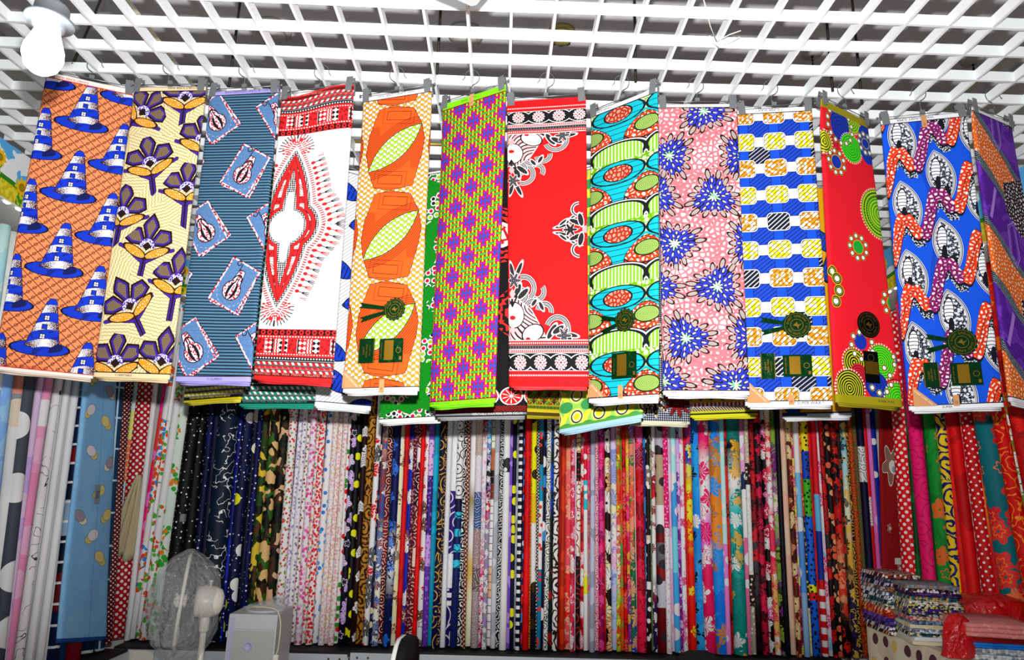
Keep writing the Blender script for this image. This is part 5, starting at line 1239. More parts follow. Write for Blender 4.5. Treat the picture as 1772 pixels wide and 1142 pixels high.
 (1503,1512,'bands',([(0,'#c80f18'),(.85,'#f0d8d4'),(1.05,'#c80f18')],'scroll','#d82028',.06),'red bandana'), (1510,1517,'bands',([(0,'#1c2a90'),(.5,'#d868a8'),(.8,'#e078b4')],'dots','#f0b0d0',.2),'orchid pink'), (1515,1527,'ditsy',('#0e2c98',['#e8ecf8','#0e2c98','#0e2c98'],.1,.24),'cobalt star'),
]
rj = random.Random(11)
short = lambda s: s
GB = 'fabric rolls standing along the back wall'
for i, (x0, x1, kind, args, desc) in enumerate(BACK):
    xc = (x0+x1)/2; s = (xc-1028)/5500*.82+rj.uniform(-.006, .006)
    if 250 < xc < 330: s -= .03
    dy = (-.02 if i % 2 else .02)
    a = atY(xc+s*205, 1105, 4.87+dy); b = atY(xc-s*160, 740, 4.955+dy)
    pb, pt = stretch(a, b, SZ+.002+rj.uniform(0, .012), 2.635+rj.uniform(-.03, .02))
    r = (x1-x0)/2*.00418*(.97 if i % 2 else 1.02)
    nb = BACK[i-1][4] if i else BACK[1][4]
    put_roll(pb, pt, r, kind, args, '%s fabric roll standing beside the %s one' % (desc, nb), GB, i)
# left wall: centre at y=700 and at y=1100, width
LEFT = [
 (-38,-95,22,'plain',('#9ec4dc','#b4d2e4'),'powder blue'), (-14,-62,22,'bands',([(0,'#efe9d8'),(1.3,'#9aa8c0'),(1.45,'#dfe8f0')],'lines','#c8c8c8',.5),'cream and grey blocked'),
 (8,-38,18,'plain',('#7ea2cc','#8fb0d6'),'dusty blue'), (27,-14,20,'bands',([(0,'#e8e4d0'),(1.0,'#e9e6d4'),(1.35,'#8a9098'),(1.45,'#f0907c')],'dots','#f8c0b0',.3),'peach and cream'),
 (43,-2,19,'bands',([(0,'#4c515c'),(1.0,'#50555f')],'dots','#d8dce0',.3),'charcoal with white triangles'), (57,5,12,'ditsy',('#64b4e8',['#f0f0f4','#f0d070','#64b4e8'],.08,.24),'light blue spotted'),
 (65,10,10,'plain',('#b9a2d4','#c8b4dc'),'light lavender'), (70,14,9,'plain',('#b8d8c4','#cfe6d4'),'pale mint'), (78,18,15,'bands',([(0,'#ee8aa8'),(1.05,'#f096b0'),(1.3,'#f0e4d8'),(1.45,'#f090ac')],'dots','#f4a4ba',.3),'candy pink'),
 (89,28,14,'grid',('#54545c','#eceef0',.11),'charcoal with white windowpane lines'), (97,38,12,'doodle',('#f1f0ee','#4a4648',7,.008),'white with ink branches'),
 (104,46,11,'plain',('#eeeeea',),'plain white'), (111,55,11,'plain',('#f1f1ec',),'plain white'), (118,64,11,'plain',('#efefe9',),'plain white'), (126,73,11,'plain',('#f2f2ee',),'plain white'), (134,82,11,'plain',('#ecece8',),'plain white'),
 (143,95,15,'bands',([(0,'#16244c'),(.3,'#6a1424'),(.5,'#0f1c34'),(.7,'#8ea4b8'),(.9,'#14203a'),(1.1,'#7a1420'),(1.2,'#1c2c50'),(1.5,'#90a8bc')],'lines','#e8ecf0',.11),'navy and wine patchwork'), (154,107,14,'bands',([(0,'#20406a'),(.4,'#9ab0c4'),(.7,'#1a2c54'),(1.0,'#a8bccc'),(1.3,'#2c4468'),(1.6,'#93a9bd')],'lines','#dfe6ec',.14),'grey blue patchwork'),
 (172,128,22,'bands',([(0,'#7a1428'),(.3,'#e8c0c8'),(.4,'#3a8ab0'),(.5,'#8a1824')],None),'maroon and pink blocked'), (190,152,20,'squares',('#123048','#bccad4',.16,.1),'dark teal plaid'), (203,172,16,'grid',('#1c4460','#a8bccb',.2),'navy windowpane'), (217,186,12,'dots',('#5a0c18','#d8b0a8',.02,.26),'dark red pin dot'),
]
GL = 'fabric rolls standing along the left wall'
for i, (xt, xb, w, kind, args, desc) in enumerate(LEFT):
    dx = -.016 if i % 2 else .016
    a = atX(xb, 1100, -2.42+dx); b = atX(xt, 700, -2.545+dx)
    pb, pt = stretch(a, b, .362, 2.64+rj.uniform(-.03, .02))
    r = w/2*((pb.y+pt.y)/2+.2)/F_PX*1.1
    nb = LEFT[i-1][5] if i else LEFT[1][5]
    lab = 'plain white fabric roll leaning in the run of white rolls' if desc == 'plain white' else '%s fabric roll leaning beside the %s one' % (desc, nb)
    put_roll(pb, pt, r, kind, args, lab, 'plain white rolls on the left wall' if desc == 'plain white' else GL, 300+i)
# right wall: edges at y=720 and at y=980
RIGHT = [
 (1553,1566,1565,1590,'dots',('#c01018','#fbf2f0',.034,.28),'red polka dot'), (1567,1573,1584,1592,'plain',('#0c4a24','#10602e'),'bottle green'), (1571,1580,1587,1603,'ditsy',('#d81850',['#f0d0dc','#e04880','#d81850'],.07,.3),'raspberry floral'),
 (1577,1588,1598,1620,'bands',([(0,'#d8186c'),(.9,'#d81870')],'scroll','#b00c50',.11),'deep magenta'), (1586,1595,1612,1625,'floral',('#b01c14',['#e87838','#c8102c','#e8c060'],.12,'#8a1410'),'brick floral'), (1594,1599,1618,1624,'plain',('#0c4a20',),'slim dark green'),
 (1598,1622,1622,1646,'floral',('#128838',['#d83018','#128838','#128838','#e8682c'],.15,'#0c7a2c'),'emerald with red peonies'), (1620,1633,1645,1660,'scroll',('#e8b41c','#14246c',.13,.4),'gold and navy tribal'), (1631,1645,1660,1676,'plain',('#b80c10','#c81418'),'plain scarlet'),
 (1643,1656,1672,1690,'plain',('#c01014','#a80c10'),'deep scarlet'), (1655,1668,1684,1700,'grad',([(0,'#b80f14'),(.8,'#e8d8d8'),(.95,'#c01218'),(1.2,'#e04a70'),(1.45,'#f0a030')],['#f0e0d8','#d82858'],.14),'red and rose bouquet'), (1668,1682,1698,1718,'dots',('#b00e16','#f6e8e4',.03,.2),'crimson pin spot'),
 (1680,1693,1712,1735,'grad',([(0,'#b80c12'),(.9,'#c87828'),(1.15,'#c01014')],None),'red with tawny patch'), (1692,1714,1728,1762,'floral',('#0e6a72',['#d8301c','#c01020','#0e6a72','#e8703c'],.16,'#0e6a72'),'deep teal with red blossoms'), (1712,1722,1756,1770,'ditsy',('#16301c',['#f0ecec','#c02848','#f0ecec'],.05,.36),'dark green with white blossom'),
 (1722,1741,1770,1790,'scroll',('#b81014','#d8842c',.12,.16),'red with gold phoenix'), (1740,1752,1788,1802,'grad',([(0,'#a00c10'),(1.0,'#5a8a2a'),(1.3,'#c01218')],['#e8e0d8','#3a8a30'],.1),'red and leaf green'), (1750,1772,1802,1825,'floral',('#a80e12',['#c86a20','#c02018'],.14,'#8a0c10'),'red with amber crest'), (1770,1790,1822,1850,'plain',('#9a0c10','#b01014'),'garnet'),
]
GRR = 'fabric rolls leaning along the right wall'
for i, (a0, a1, b0, b1, kind, args, desc) in enumerate(RIGHT):
    dx = -.018 if i % 2 else .018
    b = atX((a0+a1)/2, 720, 2.56+dx); a = atX((b0+b1)/2, 980, 2.49+dx)
    pb, pt = stretch(a, b, .362, 2.63+rj.uniform(-.03, .02))
    r = (b1-b0)/2*(a.y+.1)/F_PX*1.1
    nb = RIGHT[i-1][6] if i else RIGHT[1][6]
    put_roll(pb, pt, r, kind, args, '%s fabric roll leaning beside the %s one' % (desc, nb), GRR, 500+i)
GAIN, DEEP = 1.0, 1.0
# ------------------------------------------------------------------ racks under the rolls
def rack(x0, x1, y0, y1, axis, label):
    """axis 'x': front edge along X at y0"""
    c = ((x0+x1)/2, (y0+y1)/2, 0); root = empty('rack_shelf', c); tag(root, label, 'shelf', 'low racks under the fabric rolls')
    obj('shelf_board', box((x0, y0, SZ-.03), (x1, y1, SZ), .003), m_dark, root)
    if axis == 'x': bm = box((x0+.004, y0-.012, SZ-.085), (x1-.004, y0, SZ-.012), .002)
    elif axis == 'l': bm = box((x1, y0+.004, SZ-.085), (x1+.012, y1-.004, SZ-.012), .002)
    else: bm = box((x0-.012, y0+.004, SZ-.085), (x0, y1-.004, SZ-.012), .002)
    fb = obj('front_beam', bm, m_beam, root)
    for i, (px_, py) in enumerate(((x0+.05, y0), (x1-.05, y0), (x0+.12, y0), (x1-.12, y0))):
        if axis == 'x': obj('bolt', lathe((px_, y0-.012, SZ-.04), [(.007, 0), (.007, .003), (.004, .006)], 10, (0, -1, 0)), m_hole, fb)
    if axis == 'x': obj('gap_shade_sheet', box((x0+.002, y1-.09, SZ+.001), (x1-.002, y1-.075, 2.64), .002), m_dark, root)  # black sheet added behind the rolls, standing in for shade between them
    elif axis == 'l': obj('gap_shade_sheet', box((x0+.04, y0, SZ+.001), (x0+.055, y1, 2.64), .002), m_dark, root)
    else: obj('gap_shade_sheet', box((x1-.055, y0, SZ+.001), (x1-.04, y1, 2.64), .002), m_dark, root)
    for px_, py in ((x0+.02, y0+.02), (x1-.02, y0+.02), (x0+.02, y1-.02), (x1-.02, y1-.02)): obj('leg', box((px_-.018, py-.018, 0), (px_+.018, py+.018, SZ-.03), .002), m_beam, root)
xa, xb = atY(602, 1130, 4.68).x, atY(1258, 1130, 4.68).x
rack(-2.40, xa, 4.695, 5.22, 'x', 'steel rack with black board below the starry and ditsy rolls')
rack(xa, xb, 4.745, 5.22, 'x', 'steel rack with black board below the middle run of rolls')
rack(xb, 2.30, 4.785, 5.22, 'x', 'steel rack with black board below the bandana rolls')
rack(-2.93, -2.28, .6, 4.64, 'l', 'steel rack with black board below the plain white rolls')
rack(2.36, 2.93, .6, 4.64, 'r', 'steel rack with black board below the red rolls of the right wall')
pa, pb_ = atY(206, 1118, 4.70), atY(273, 1118, 4.70)
tag(obj('base_panel', box((pa.x-.02, 4.655, 0), (pb_.x, 4.675, .335), .004), m_panel), 'beige base panel below the magenta and white rolls', 'panel')
# goods pushed under the rack
for i, (x0, x1, z, c, nm) in enumerate(((-1.75, -1.45, .2, '#d87aa0', 'pink'), (-1.2, -.95, .22, '#7a1018', 'dark red'), (-.85, -.35, .25, '#c8c8c4', 'pale grey'), (.35, .8, .24, '#6a0f16', 'maroon'))):
    b = box((x0, 4.80, 0), (x1, 5.1, z), .02); tag(obj('storage_box', shade(b, False), material('box_'+nm.replace(' ', '_'), base=c, rough=.7)), '%s storage box tucked under the back rack' % nm, 'box', 'boxes under the racks')
# ------------------------------------------------------------------ flat folded bolts
def slab_cloth(name, c4, t, fn, A, label, cat='cloth', group=None, hem='#c8b8a8', extra=None):
    sh = Sheet(*c4); root = empty(name, ((sh.bl+sh.br)/2)); tag(root, label, cat, group)
    mat = material('print_'+label[:24].replace(' ', '_'), lambda P: fn(P, sh.A), rough=.75, spec=.2)
    obj('cloth', cloth_mesh(sh, t=t, bulge=.003, seed=len(label), nu=14, nv=30), mat, root)
    obj('hem', fold_mesh(sh, .02, .98, .004, .002, t-.006), material('hem_'+hem, base=hem, rough=.9), root)
    return root, sh
def pr_embroidered(P, A):
    x, y = X(P), Y(P); c = C0('#9a0c12').over(noise(P, 25, 2) > .55, '#a81016')
    for cx, cy, s in ((.52, 3.35, 1.15), (.25, 1.4, .25), (.8, 2.3, .22), (.35, 4.75, .25), (.75, 5.6, .25), (.35, 6.6, .3)):
        L = local(P, cx, cy, 20*s, s); an = M('ARCTAN2', Y(L), X(L)); r = Fx(VM('LENGTH', vec(X(L), Y(L), 0.0), out=1)); ed = r-(.30+.1*M('COSINE', an*5))
        c = c.over(ed < .03, '#e8d8cc').over(ed < 0, C0('#5a0c14').over(fr((X(L)+Y(L))/.05) < .45, '#c8a08c')).over(ell(L, .1, .02, .17, .13) < 0, '#efe4dc').over(ell(L, .14, .05, .07, .06) < 0, '#9aa4b8')
    return c
q = [atY(1519, 560, 4.76), atY(1549, 560, 4.76), atY(1572, 1139, 4.66), atY(1531, 1139, 4.66)]
rt, sh = slab_cloth('folded_bolt', q, .03, pr_embroidered, 4, 'flat dark red bolt with an embroidered flower in the corner', 'fabric bolt', hem='#8a0c10')
m_paper = material('paper_label', base='#e6e0d2', rough=.8)
obj('paper_label', on_sheet(sh, flat([(-.035, -.02), (.035, -.02), (.035, .02), (-.035, .02)], .001), .75, sh.A*.735, 0, .012), m_paper, rt)
def pr_bluebear(P, A):
    x, y = X(P), Y(P); c = C0('#86c4ff').over(voro(P, 7) < .07, '#b5dafc').over(noise(P, 2, 1) > .56, '#8ecbff')
    for i, (cx, cy) in enumerate(((.2, .35), (.8, .55), (.25, 1.1), (.75, 1.35), (.2, 1.75), (.65, 1.95), (.85, 2.75), (.3, 2.55), (.6, 3.3), (.15, 3.8), (.5, 4.15), (.7, 4.55), (.75, .1), (.1, .75), (.85, 3.75))):
        r_ = 25 if i % 2 else -30
        d = ell(P, cx, cy, .13, .10, r_); d2 = ell(P, cx+(.08 if i % 2 else -.08), cy+.08, .10, .08, r_)
        c = c.over(d2 < .008, '#6a6474').over(d2 < 0, '#ead77c' if i % 3 else '#f4eed8').over(d < .008, '#6a6474').over(d < 0, '#a9a2b4' if i % 3 == 0 else ('#f2f0f2' if i % 3 == 1 else '#efe08c'))
    return c.over(cmp(x, .56, .004), '#3f84cf').over(y > A-.06, '#1a4a94')
q = [atX(163, 560, -2.41), atX(206, 560, -2.43), atX(187, 1106, -2.35), atX(103, 1111, -2.33)]
rt, sh = slab_cloth('folded_bolt', q, .03, pr_bluebear, 5, 'sky blue folded bolt with little yellow and grey cups', 'fabric bolt', hem='#1c4c9a')
gl = obj('paper_label', on_sheet(sh, flat([(-.03, -.055), (.03, -.055), (.03, .055), (-.03, .055)], .001), .5, sh.A*.555, 0, .012), material('grey_label', base='#8c9aa6', rough=.6), rt)
for k in range(5): obj('label_line', on_sheet(sh, flat([(-.022+.006*(k % 2), -.0015), (.02-.005*(k % 3), -.0015), (.02-.005*(k % 3), .0015), (-.022+.006*(k % 2), .0015)], .0004), .5, sh.A*.555+.02*(k-2)*5*.3, 0, .0135), m_ink, gl)
# small price stickers on rolls
c = atY(316, 896, 4.825); o = obj('price_sticker', box((c.x-.015, c.y-.006, c.z-.025), (c.x+.015, c.y+.02, c.z+.025)), material('grey_sticker', base='#8a8e90'), next(r for l, r in ROLLS.items() if l.startswith('black starry'))); o['label'] = 'grey price sticker'
# rag hung on a nail between the polka dot and magenta rolls
top = atY(243, 822, 4.83); bm = bmesh.new(); rows = []
for j in range(13):
    f = j/12; z = top.z-f*.56; hw = .012+.085*f**.8; cx = top.x-.06*f
    rows.append([bm.verts.new((cx+hw*(2*i/14-1), top.y-.012-(.012+.018*f)*math.sin(i*1.3+.6*f)-.004*math.cos(i*2.7), z+.018*f*math.sin(i*.9+1)+(.02*f*(i/14)))) for i in range(15)])
for a, b in zip(rows, rows[1:]):
    for i in range(14): bm.faces.new((a[i], a[i+1], b[i+1], b[i])).smooth = True
rag = obj('cleaning_rag', bm, material('beige_rag', base='#c9bd98', rough=.95, bump=(160, .5, .01))); sm = rag.modifiers.new('thick', 'SOLIDIFY'); sm.thickness = .006
tag(rag, 'beige cotton rag hanging in front of the polka dot roll', 'rag')
# ------------------------------------------------------------------ fan wrapped in a plastic bag
m_plastic = material('ivory_plastic', base='#ece8dc', rough=.35, spec=.5)
m_wire = material('fan_wire', base='#6a6c6c', rough=.4, metal=.6)
m_blade = material('fan_blade', base='#2c3236', rough=.3)
fc = atY(316, 1040, 3.9); ax = Vector((-.93, -.36, .05)).normalized(); R_ = .235
fan = empty('pedestal_fan', (fc.x, fc.y, 0)); tag(fan, 'ivory pedestal fan wrapped in a clear plastic bag', 'fan')
e1 = Vector((0, 0, 1)); e2 = ax.cross(e1).normalized(); e1 = e2.cross(ax)
def circ_pts(c, r, n=40): return [c+(e1*math.cos(a)+e2*math.sin(a))*r for a in (2*math.pi*i/n for i in range(n+1))]
obj('rim', tube(circ_pts(fc, R_), .009, 8), m_plastic, fan)
for nm, s in (('front_grille', 1), ('rear_grille', -1)):
    bm = bmesh.new()
    for k in range(36):
        a = 2*math.pi*k/36; d = e1*math.cos(a)+e2*math.sin(a)
        add_tube(bm, [fc+d*R_, fc+d*(R_*.8)+ax*(s*.035), fc+d*(R_*.4)+ax*(s*.055), fc+d*.03+ax*(s*.06)], .0013, 4)
    g = obj(nm, bm, m_wire, fan); g['kind'] = 'stuff'
for k in range(3):
    a = 2*math.pi*k/3+.4; d = e1*math.cos(a)+e2*math.sin(a); t = ax.cross(d); bm = bmesh.new()
    rows = [[bm.verts.new(fc+d*(R_*r)+t*(w*.55)+ax*(.012*s2)), bm.verts.new(fc+d*(R_*r)-t*w-ax*(.018*s2))] for r, w, s2 in ((.12, .03, .4), (.35, .075, 1), (.65, .11, 1), (.85, .09, .9))]
    for p, q_ in zip(rows, rows[1:]): bm.faces.new((p[0], p[1], q_[1], q_[0])).smooth = True
    bl = obj('blade', bm, m_blade, fan); bl.modifiers.new('thick', 'SOLIDIFY').thickness = .003
obj('hub', lathe(fc, [(.03, -.02), (.036, .0), (.03, .03), (.012, .045)], 20, ax), m_plastic, fan)
mh = obj('motor_housing', lathe(fc, [(.03, -.05), (.075, -.07), (.082, -.10), (.08, -.15), (.062, -.19), (.03, -.205)], 24, ax), m_plastic, fan)
obj('knob', lathe(fc-ax*.13+Vector((0, 0, .078)), [(.007, 0), (.007, .022), (.011, .024), (.011, .032)], 12), m_plastic, mh)
pc = fc-ax*.12
obj('pole', tube([Vector((pc.x, pc.y, .04)), Vector((pc.x, pc.y, fc.z-.06))], .016, 14), m_plastic, fan)
obj('collar', lathe((pc.x, pc.y, fc.z-.16), [(.02, 0), (.026, .01), (.026, .06), (.018, .1)], 16), m_plastic, fan)
obj('base', lathe((pc.x, pc.y, 0), [(.2, 0), (.2, .012), (.17, .03), (.03, .045)], 32), m_plastic, fan)
def bag_material(name, col, dens, rough=.18):
    if name in MATS: return MATS[name]
    mt = bpy.data.materials.new(name); mt.use_nodes = True; nt = mt.node_tree; b = nt.nodes['Principled BSDF']; out = nt.nodes['Material Output']
    b.inputs['Base Color'].default_value = hexc(col); b.inputs['Roughness'].default_value = rough; b.inputs['Specular IOR Level'].default_value = .9
    tc = nt.nodes.new('ShaderNodeTexCoord'); no = nt.nodes.new('ShaderNodeTexNoise'); no.inputs['Scale'].default_value = 11; no.inputs['Detail'].default_value = 4; no.inputs['Distortion'].default_value = 1.4
    nt.links.new(tc.outputs['Object'], no.inputs['Vector']); bu = nt.nodes.new('ShaderNodeBump'); bu.inputs['Strength'].default_value = .9; bu.inputs['Distance'].default_value = .04
    nt.links.new(no.outputs[0], bu.inputs['Height']); nt.links.new(bu.outputs[0], b.inputs['Normal'])
    tr = nt.nodes.new('ShaderNodeBsdfTransparent'); mx_ = nt.nodes.new('ShaderNodeMixShader'); mx_.inputs[0].default_value = dens
    nt.links.new(tr.outputs[0], mx_.inputs[1]); nt.links.new(b.outputs[0], mx_.inputs[2]); nt.links.new(mx_.outputs[0], out.inputs[0]); MATS[name] = mt
    return mt
m_bag = bag_material('clear_plastic', '#dfe3e4', .26)
def crumple(name, rings, n, amp, seed, mat, parent=None, world=True):
    """closed bag: rings of (centre, half x, half y), creased"""
    rnd = random.Random(seed); ph = [rnd.random()*6 for _ in range(10)]; bm = bmesh.new(); rows = []
    for j, (c, hx, hy) in enumerate(rings):
        row = []
        for k in range(n):
            a = 2*math.pi*k/n; w = 1+amp*(math.sin(5*a+ph[0]+j*.9)*.5+math.sin(9*a+ph[1]-j*1.3)*.35+math.sin(14*a+ph[2]+j*2.1)*.25+rnd.uniform(-.5, .5)*.6)
            row.append(bm.verts.new(Vector(c)+Vector((math.cos(a)*hx*w, math.sin(a)*hy*w, rnd.uniform(-1, 1)*amp*.03))))
        rows.append(row)
    for a, b in zip(rows, rows[1:]):
        for k in range(n): bm.faces.new((a[k], a[(k+1) % n], b[(k+1) % n], b[k])).smooth = (seed % 2 == 0)
    bm.faces.new(rows[0][::-1]); bm.faces.new(rows[-1])
    bmesh.ops.recalc_face_normals(bm, faces=bm.faces)
    return obj(name, bm, mat, parent)
def bag_rings(pts, Yd, dy):
    """pts: (pixel y, pixel x left, pixel x right) from bottom up"""
    out = []
    for y, xl, xr in pts:
        a, b = atY(xl, y, Yd), atY(xr, y, Yd); out.append(((a+b)/2, max(.006, (b.x-a.x)/2), max(.006, dy*min(1, (b.x-a.x)/.25))))
    return out
bag = crumple('plastic_bag', bag_rings([(1142, 300, 340), (1120, 292, 352), (1100, 280, 362), (1075, 272, 368), (1050, 269, 371), (1025, 272, 373), (1000, 280, 370), (980, 290, 358), (962, 306, 346), (950, 326, 334)], 3.9, .27), 34, .05, 5, m_bag)
tag(bag, 'clear crinkled plastic bag pulled over the pedestal fan', 'bag')
# ------------------------------------------------------------------ grey metal cabinet
m_cab = material('grey_cabinet', base='#c4c7c8', rough=.4, spec=.5); m_cabd = material('grey_cabinet_door', base='#b4b7b2', rough=.45); m_lip = material('lilac_strip', base='#b9b7da', rough=.4)
a, b = atY(397, 1062, 4.05), atY(481, 1062, 4.05); x0, x1, zt, y0 = a.x, b.x, a.z, 4.05
cab = empty('metal_cabinet', ((x0+x1)/2, y0+.15, 0)); tag(cab, 'small grey metal cabinet with a round lock beside the fan', 'cabinet')
obj('body', box((x0, y0, 0), (x1, y0+.3, zt), .004), m_cab, cab)
obj('door', box((x0+.035, y0-.006, .03), (x1-.008, y0, zt-.085), .003), m_cabd, cab)
obj('edge_strip', box((x0+.012, y0-.005, .03), (x0+.030, y0, zt-.02), .001), m_lip, cab)
obj('top_band', box((x0+.035, y0-.005, zt-.078), (x1-.008, y0, zt-.008), .003), m_cab, cab)
lk = atY(430, 1118, y0); lo = obj('lock', lathe((lk.x, y0-.006, lk.z), [(.025, 0), (.025, .004), (.02, .006), (.02, .003), (.001, .003)], 28, (0, -1, 0)), m_lip, cab)
obj('hinge', box((x0-.008, y0+.0, zt-.12), (x0, y0+.02, zt-.09), .001), m_beam, cab)
obj('lid_rim', lathe(((x0+x1)/2+.02, y0+.15, zt), [(.11, 0), (.115, .006), (.10, .012), (.09, .004)], 30), m_cab, cab)
cord = [Vector(((x0+x1)/2-.06, y0+.1, zt+.008)), Vector(((x0+x1)/2-.02, y0+.05, zt+.03)), Vector(((x0+x1)/2+.08, y0+.03, zt+.03)), Vector((x1-.005, y0+.015, zt+.012)), Vector((x1+.022, y0-.006, zt-.05)), Vector((x1+.022, y0-.008, zt-.16)), Vector((x1+.014, y0-.008, zt-.20))]
m_cord = material('ivory_cord', base='#d9d2b4', rough=.5)
cb = empty('power_cord', (x1, y0, zt)); tag(cb, 'ivory power cord with plug hanging off the grey cabinet', 'cord')
sp = []
for i in range(len(cord)-1):
    p0, p1, p2, p3 = cord[max(0, i-1)], cord[i], cord[i+1], cord[min(len(cord)-1, i+2)]
    for k in range(6):
        t = k/6; sp.append(.5*((2*p1)+(p2-p0)*t+(2*p0-5*p1+4*p2-p3)*t*t+(3*p1-p0-3*p2+p3)*t**3))
obj('cable', tube(sp+[cord[-1]], .0035, 8), m_cord, cb)
pz = cord[-1]; bm = bmesh.new(); add_box(bm, (pz.x-.014, pz.y-.010, pz.z-.045), (pz.x+.014, pz.y+.010, pz.z), .005); pl = obj('plug', bm, m_plastic, cb)
for s in (-1, 1): obj('pin', box((pz.x+s*.007-.001, pz.y-.003, pz.z-.06), (pz.x+s*.007+.001, pz.y+.003, pz.z-.044)), m_chrome, pl)
cbag = crumple('plastic_bag', [((x0+.15, y0+.15, zt+.002), .11, .1), ((x0+.16, y0+.15, zt+.02), .12, .1), ((x0+.18, y0+.15, zt+.035), .09, .08), ((x0+.21, y0+.15, zt+.055), .04, .04), ((x0+.225, y0+.15, zt+.085), .012, .012)], 26, .16, 9, m_bag)
tag(cbag, 'crumpled clear plastic bag lying on the grey cabinet', 'bag')
# ------------------------------------------------------------------ chairs
m_black = material('black_mesh', base='#0d0d0f', rough=.8, bump=(300, .4, .004)); m_shell = material('white_shell', base='#e6e6e2', rough=.3, spec=.5)
def chair(base, rz, zt, half, label, white):
    root = empty('office_chair', (base.x, base.y, 0), rz); tag(root, label, 'chair')
    def P_(x, y, z): return Vector((x, y, z))
    def put(nm, bm, mat, par=None): return obj(nm, bm, mat, par or root, world_coords=False)
    # backrest: rounded outline, gently curved
    out = []
    n = 22; hh = .26
    for i in range(n):
        a = 2*math.pi*i/n; ca, sa = math.cos(a), math.sin(a); out.append((half*abs(ca)**.7*(1 if ca > 0 else -1), hh*abs(sa)**.7*(1 if sa > 0 else -1)))
    def slab(dy, grow, th):
        bm = bmesh.new(); A_, B_ = [], []
        for x, z in out:
            y = .18+dy-1.1*x*x*.6-.25*(z/hh)*.12; A_.append(bm.verts.new((x*grow, y, zt-hh*grow+z*grow))); B_.append(bm.verts.new((x*grow, y+th, zt-hh*grow+z*grow)))
        ca_, cb_ = bm.verts.new((0, .18+dy, zt-hh)), bm.verts.new((0, .18+dy+th, zt-hh))
        for i in range(n):
            j = (i+1) % n; bm.faces.new((ca_, A_[i], A_[j])); bm.faces.new((cb_, B_[j], B_[i])); bm.faces.new((A_[i], B_[i], B_[j], A_[j]))
        bmesh.ops.recalc_face_normals(bm, faces=bm.faces); shade(bm); return bm
    put('backrest', slab(0, .94, .035), m_black)
    put('back_shell', slab(.036, 1.0, .016), m_shell if white else m_black)
    put('seat', box((-.24, -.25, .42), (.24, .2, .49), .03), m_black)
    put('back_post', tube([P_(0, .15, .45), P_(0, .27, .5), P_(0, .25, zt-.3)], .018, 10), m_shell if white else m_black)
    put('column', tube([P_(0, 0, .08), P_(0, 0, .42)], .025, 12), m_chrome)
    for k in range(5):
        a = 2*math.pi*k/5; d = P_(math.cos(a), math.sin(a), 0); lg = put('leg', tube([P_(0, 0, .1), d*.28+P_(0, 0, .07)], [.025, .016], 8), m_black)
        obj('castor', lathe(d*.28+P_(0, 0, .028)-P_(-math.sin(a), math.cos(a), 0)*.018, [(.027, 0), (.027, .036)], 12, (-math.sin(a), math.cos(a), 0)), m_black, lg, world_coords=False)
c = atY(690, 1103, 3.0); chair(Vector((c.x+.20, c.y, 0)), math.radians(83), c.z, .17, 'office chair with black mesh back and white shell before the red rolls', True)
c = atY(1210, 1126, 3.0); chair(Vector((c.x, c.y+.17, 0)), math.radians(180), c.z, .14, 'all black office chair with a rounded back top', False)
# ------------------------------------------------------------------ table and stacks on the right
TY = 3.5; tz = atY(1560, 1099, TY).z
def pr_bigdots(P, A):
    d, r1, _, _ = voro_id(P, 3.2, .25); c = C0('#e6dcc2').over(noise(P, 2, 2) > .56, '#dccfb2')
    return c.over(d < .27, C0('#1c2a5a').over(r1 > .4, '#5a3040').over(r1 > .72, '#e8c46a'))
ta, tb = atY(1531, 1099, TY+.12), Vector((2.31, 0, 0))
tx0, tx1, ty0, ty1 = ta.x-.01, 2.33, 2.95, 3.78
def box_uv(lo, hi, sc):
    bm = bmesh.new(); uvl = bm.loops.layers.uv.new('UVMap'); add_box(bm, lo, hi, .008)
    for f in bm.faces:
        n = f.normal if f.normal.length else Vector((0, 0, 1)); f.normal_update(); n = f.normal
        for l in f.loops:
            p = l.vert.co; l[uvl].uv = ((p.x+p.y)*sc, (p.z if abs(n.z) < .7 else p.y-p.x)*sc)
    return bm
tab = empty('covered_table', ((tx0+tx1)/2, (ty0+ty1)/2, 0)); tag(tab, 'low display table under a cream cloth with large dark spots', 'table')
obj('table_top', box((tx0+.02, ty0+.02, tz-.05), (tx1-.02, ty1-.02, tz-.012), .004), m_board, tab)
for x, y in ((tx0+.05, ty0+.05), (tx1-.05, ty0+.05), (tx0+.05, ty1-.05), (tx1-.05, ty1-.05)): obj('leg', box((x-.02, y-.02, 0), (x+.02, y+.02, tz-.05)), m_beam, tab)
bm = bmesh.new(); uvl = bm.loops.layers.uv.new('UVMap'); n = 90; per = []
for i in range(n):
    t = i/n*4; s = int(t); f = t-s; c4 = [(tx0, ty0), (tx1, ty0), (tx1, ty1), (tx0, ty1)]; p, q = Vector(c4[s]), Vector(c4[(s+1) % 4]); per.append(p.lerp(q, f))
cx_, cy_ = (tx0+tx1)/2, (ty0+ty1)/2; rows = []
for j, z in enumerate((tz, tz-.01, tz-.12, tz-.25, tz-.42)):
    row = []
    for i, p in enumerate(per):
        d = Vector((p.x-cx_, p.y-cy_)).normalized(); w = .0 if j == 0 else .006+.016*(j-1)*(.5+.5*math.sin(i*1.1))
        row.append(bm.verts.new((p.x+d.x*w, p.y+d.y*w, z)))
    rows.append(row)
for a, b in zip(rows, rows[1:]):
    for i in range(n): bm.faces.new((a[i], b[i], b[(i+1) % n], a[(i+1) % n])).smooth = True
bm.faces.new(rows[0])
for f in bm.faces:
    for l in f.loops: l[uvl].uv = ((l.vert.co.x*.6+l.vert.co.y*1.0)*3.3, (l.vert.co.z*1.0-l.vert.co.x*.5)*3.3)
bmesh.ops.recalc_face_normals(bm, faces=bm.faces)
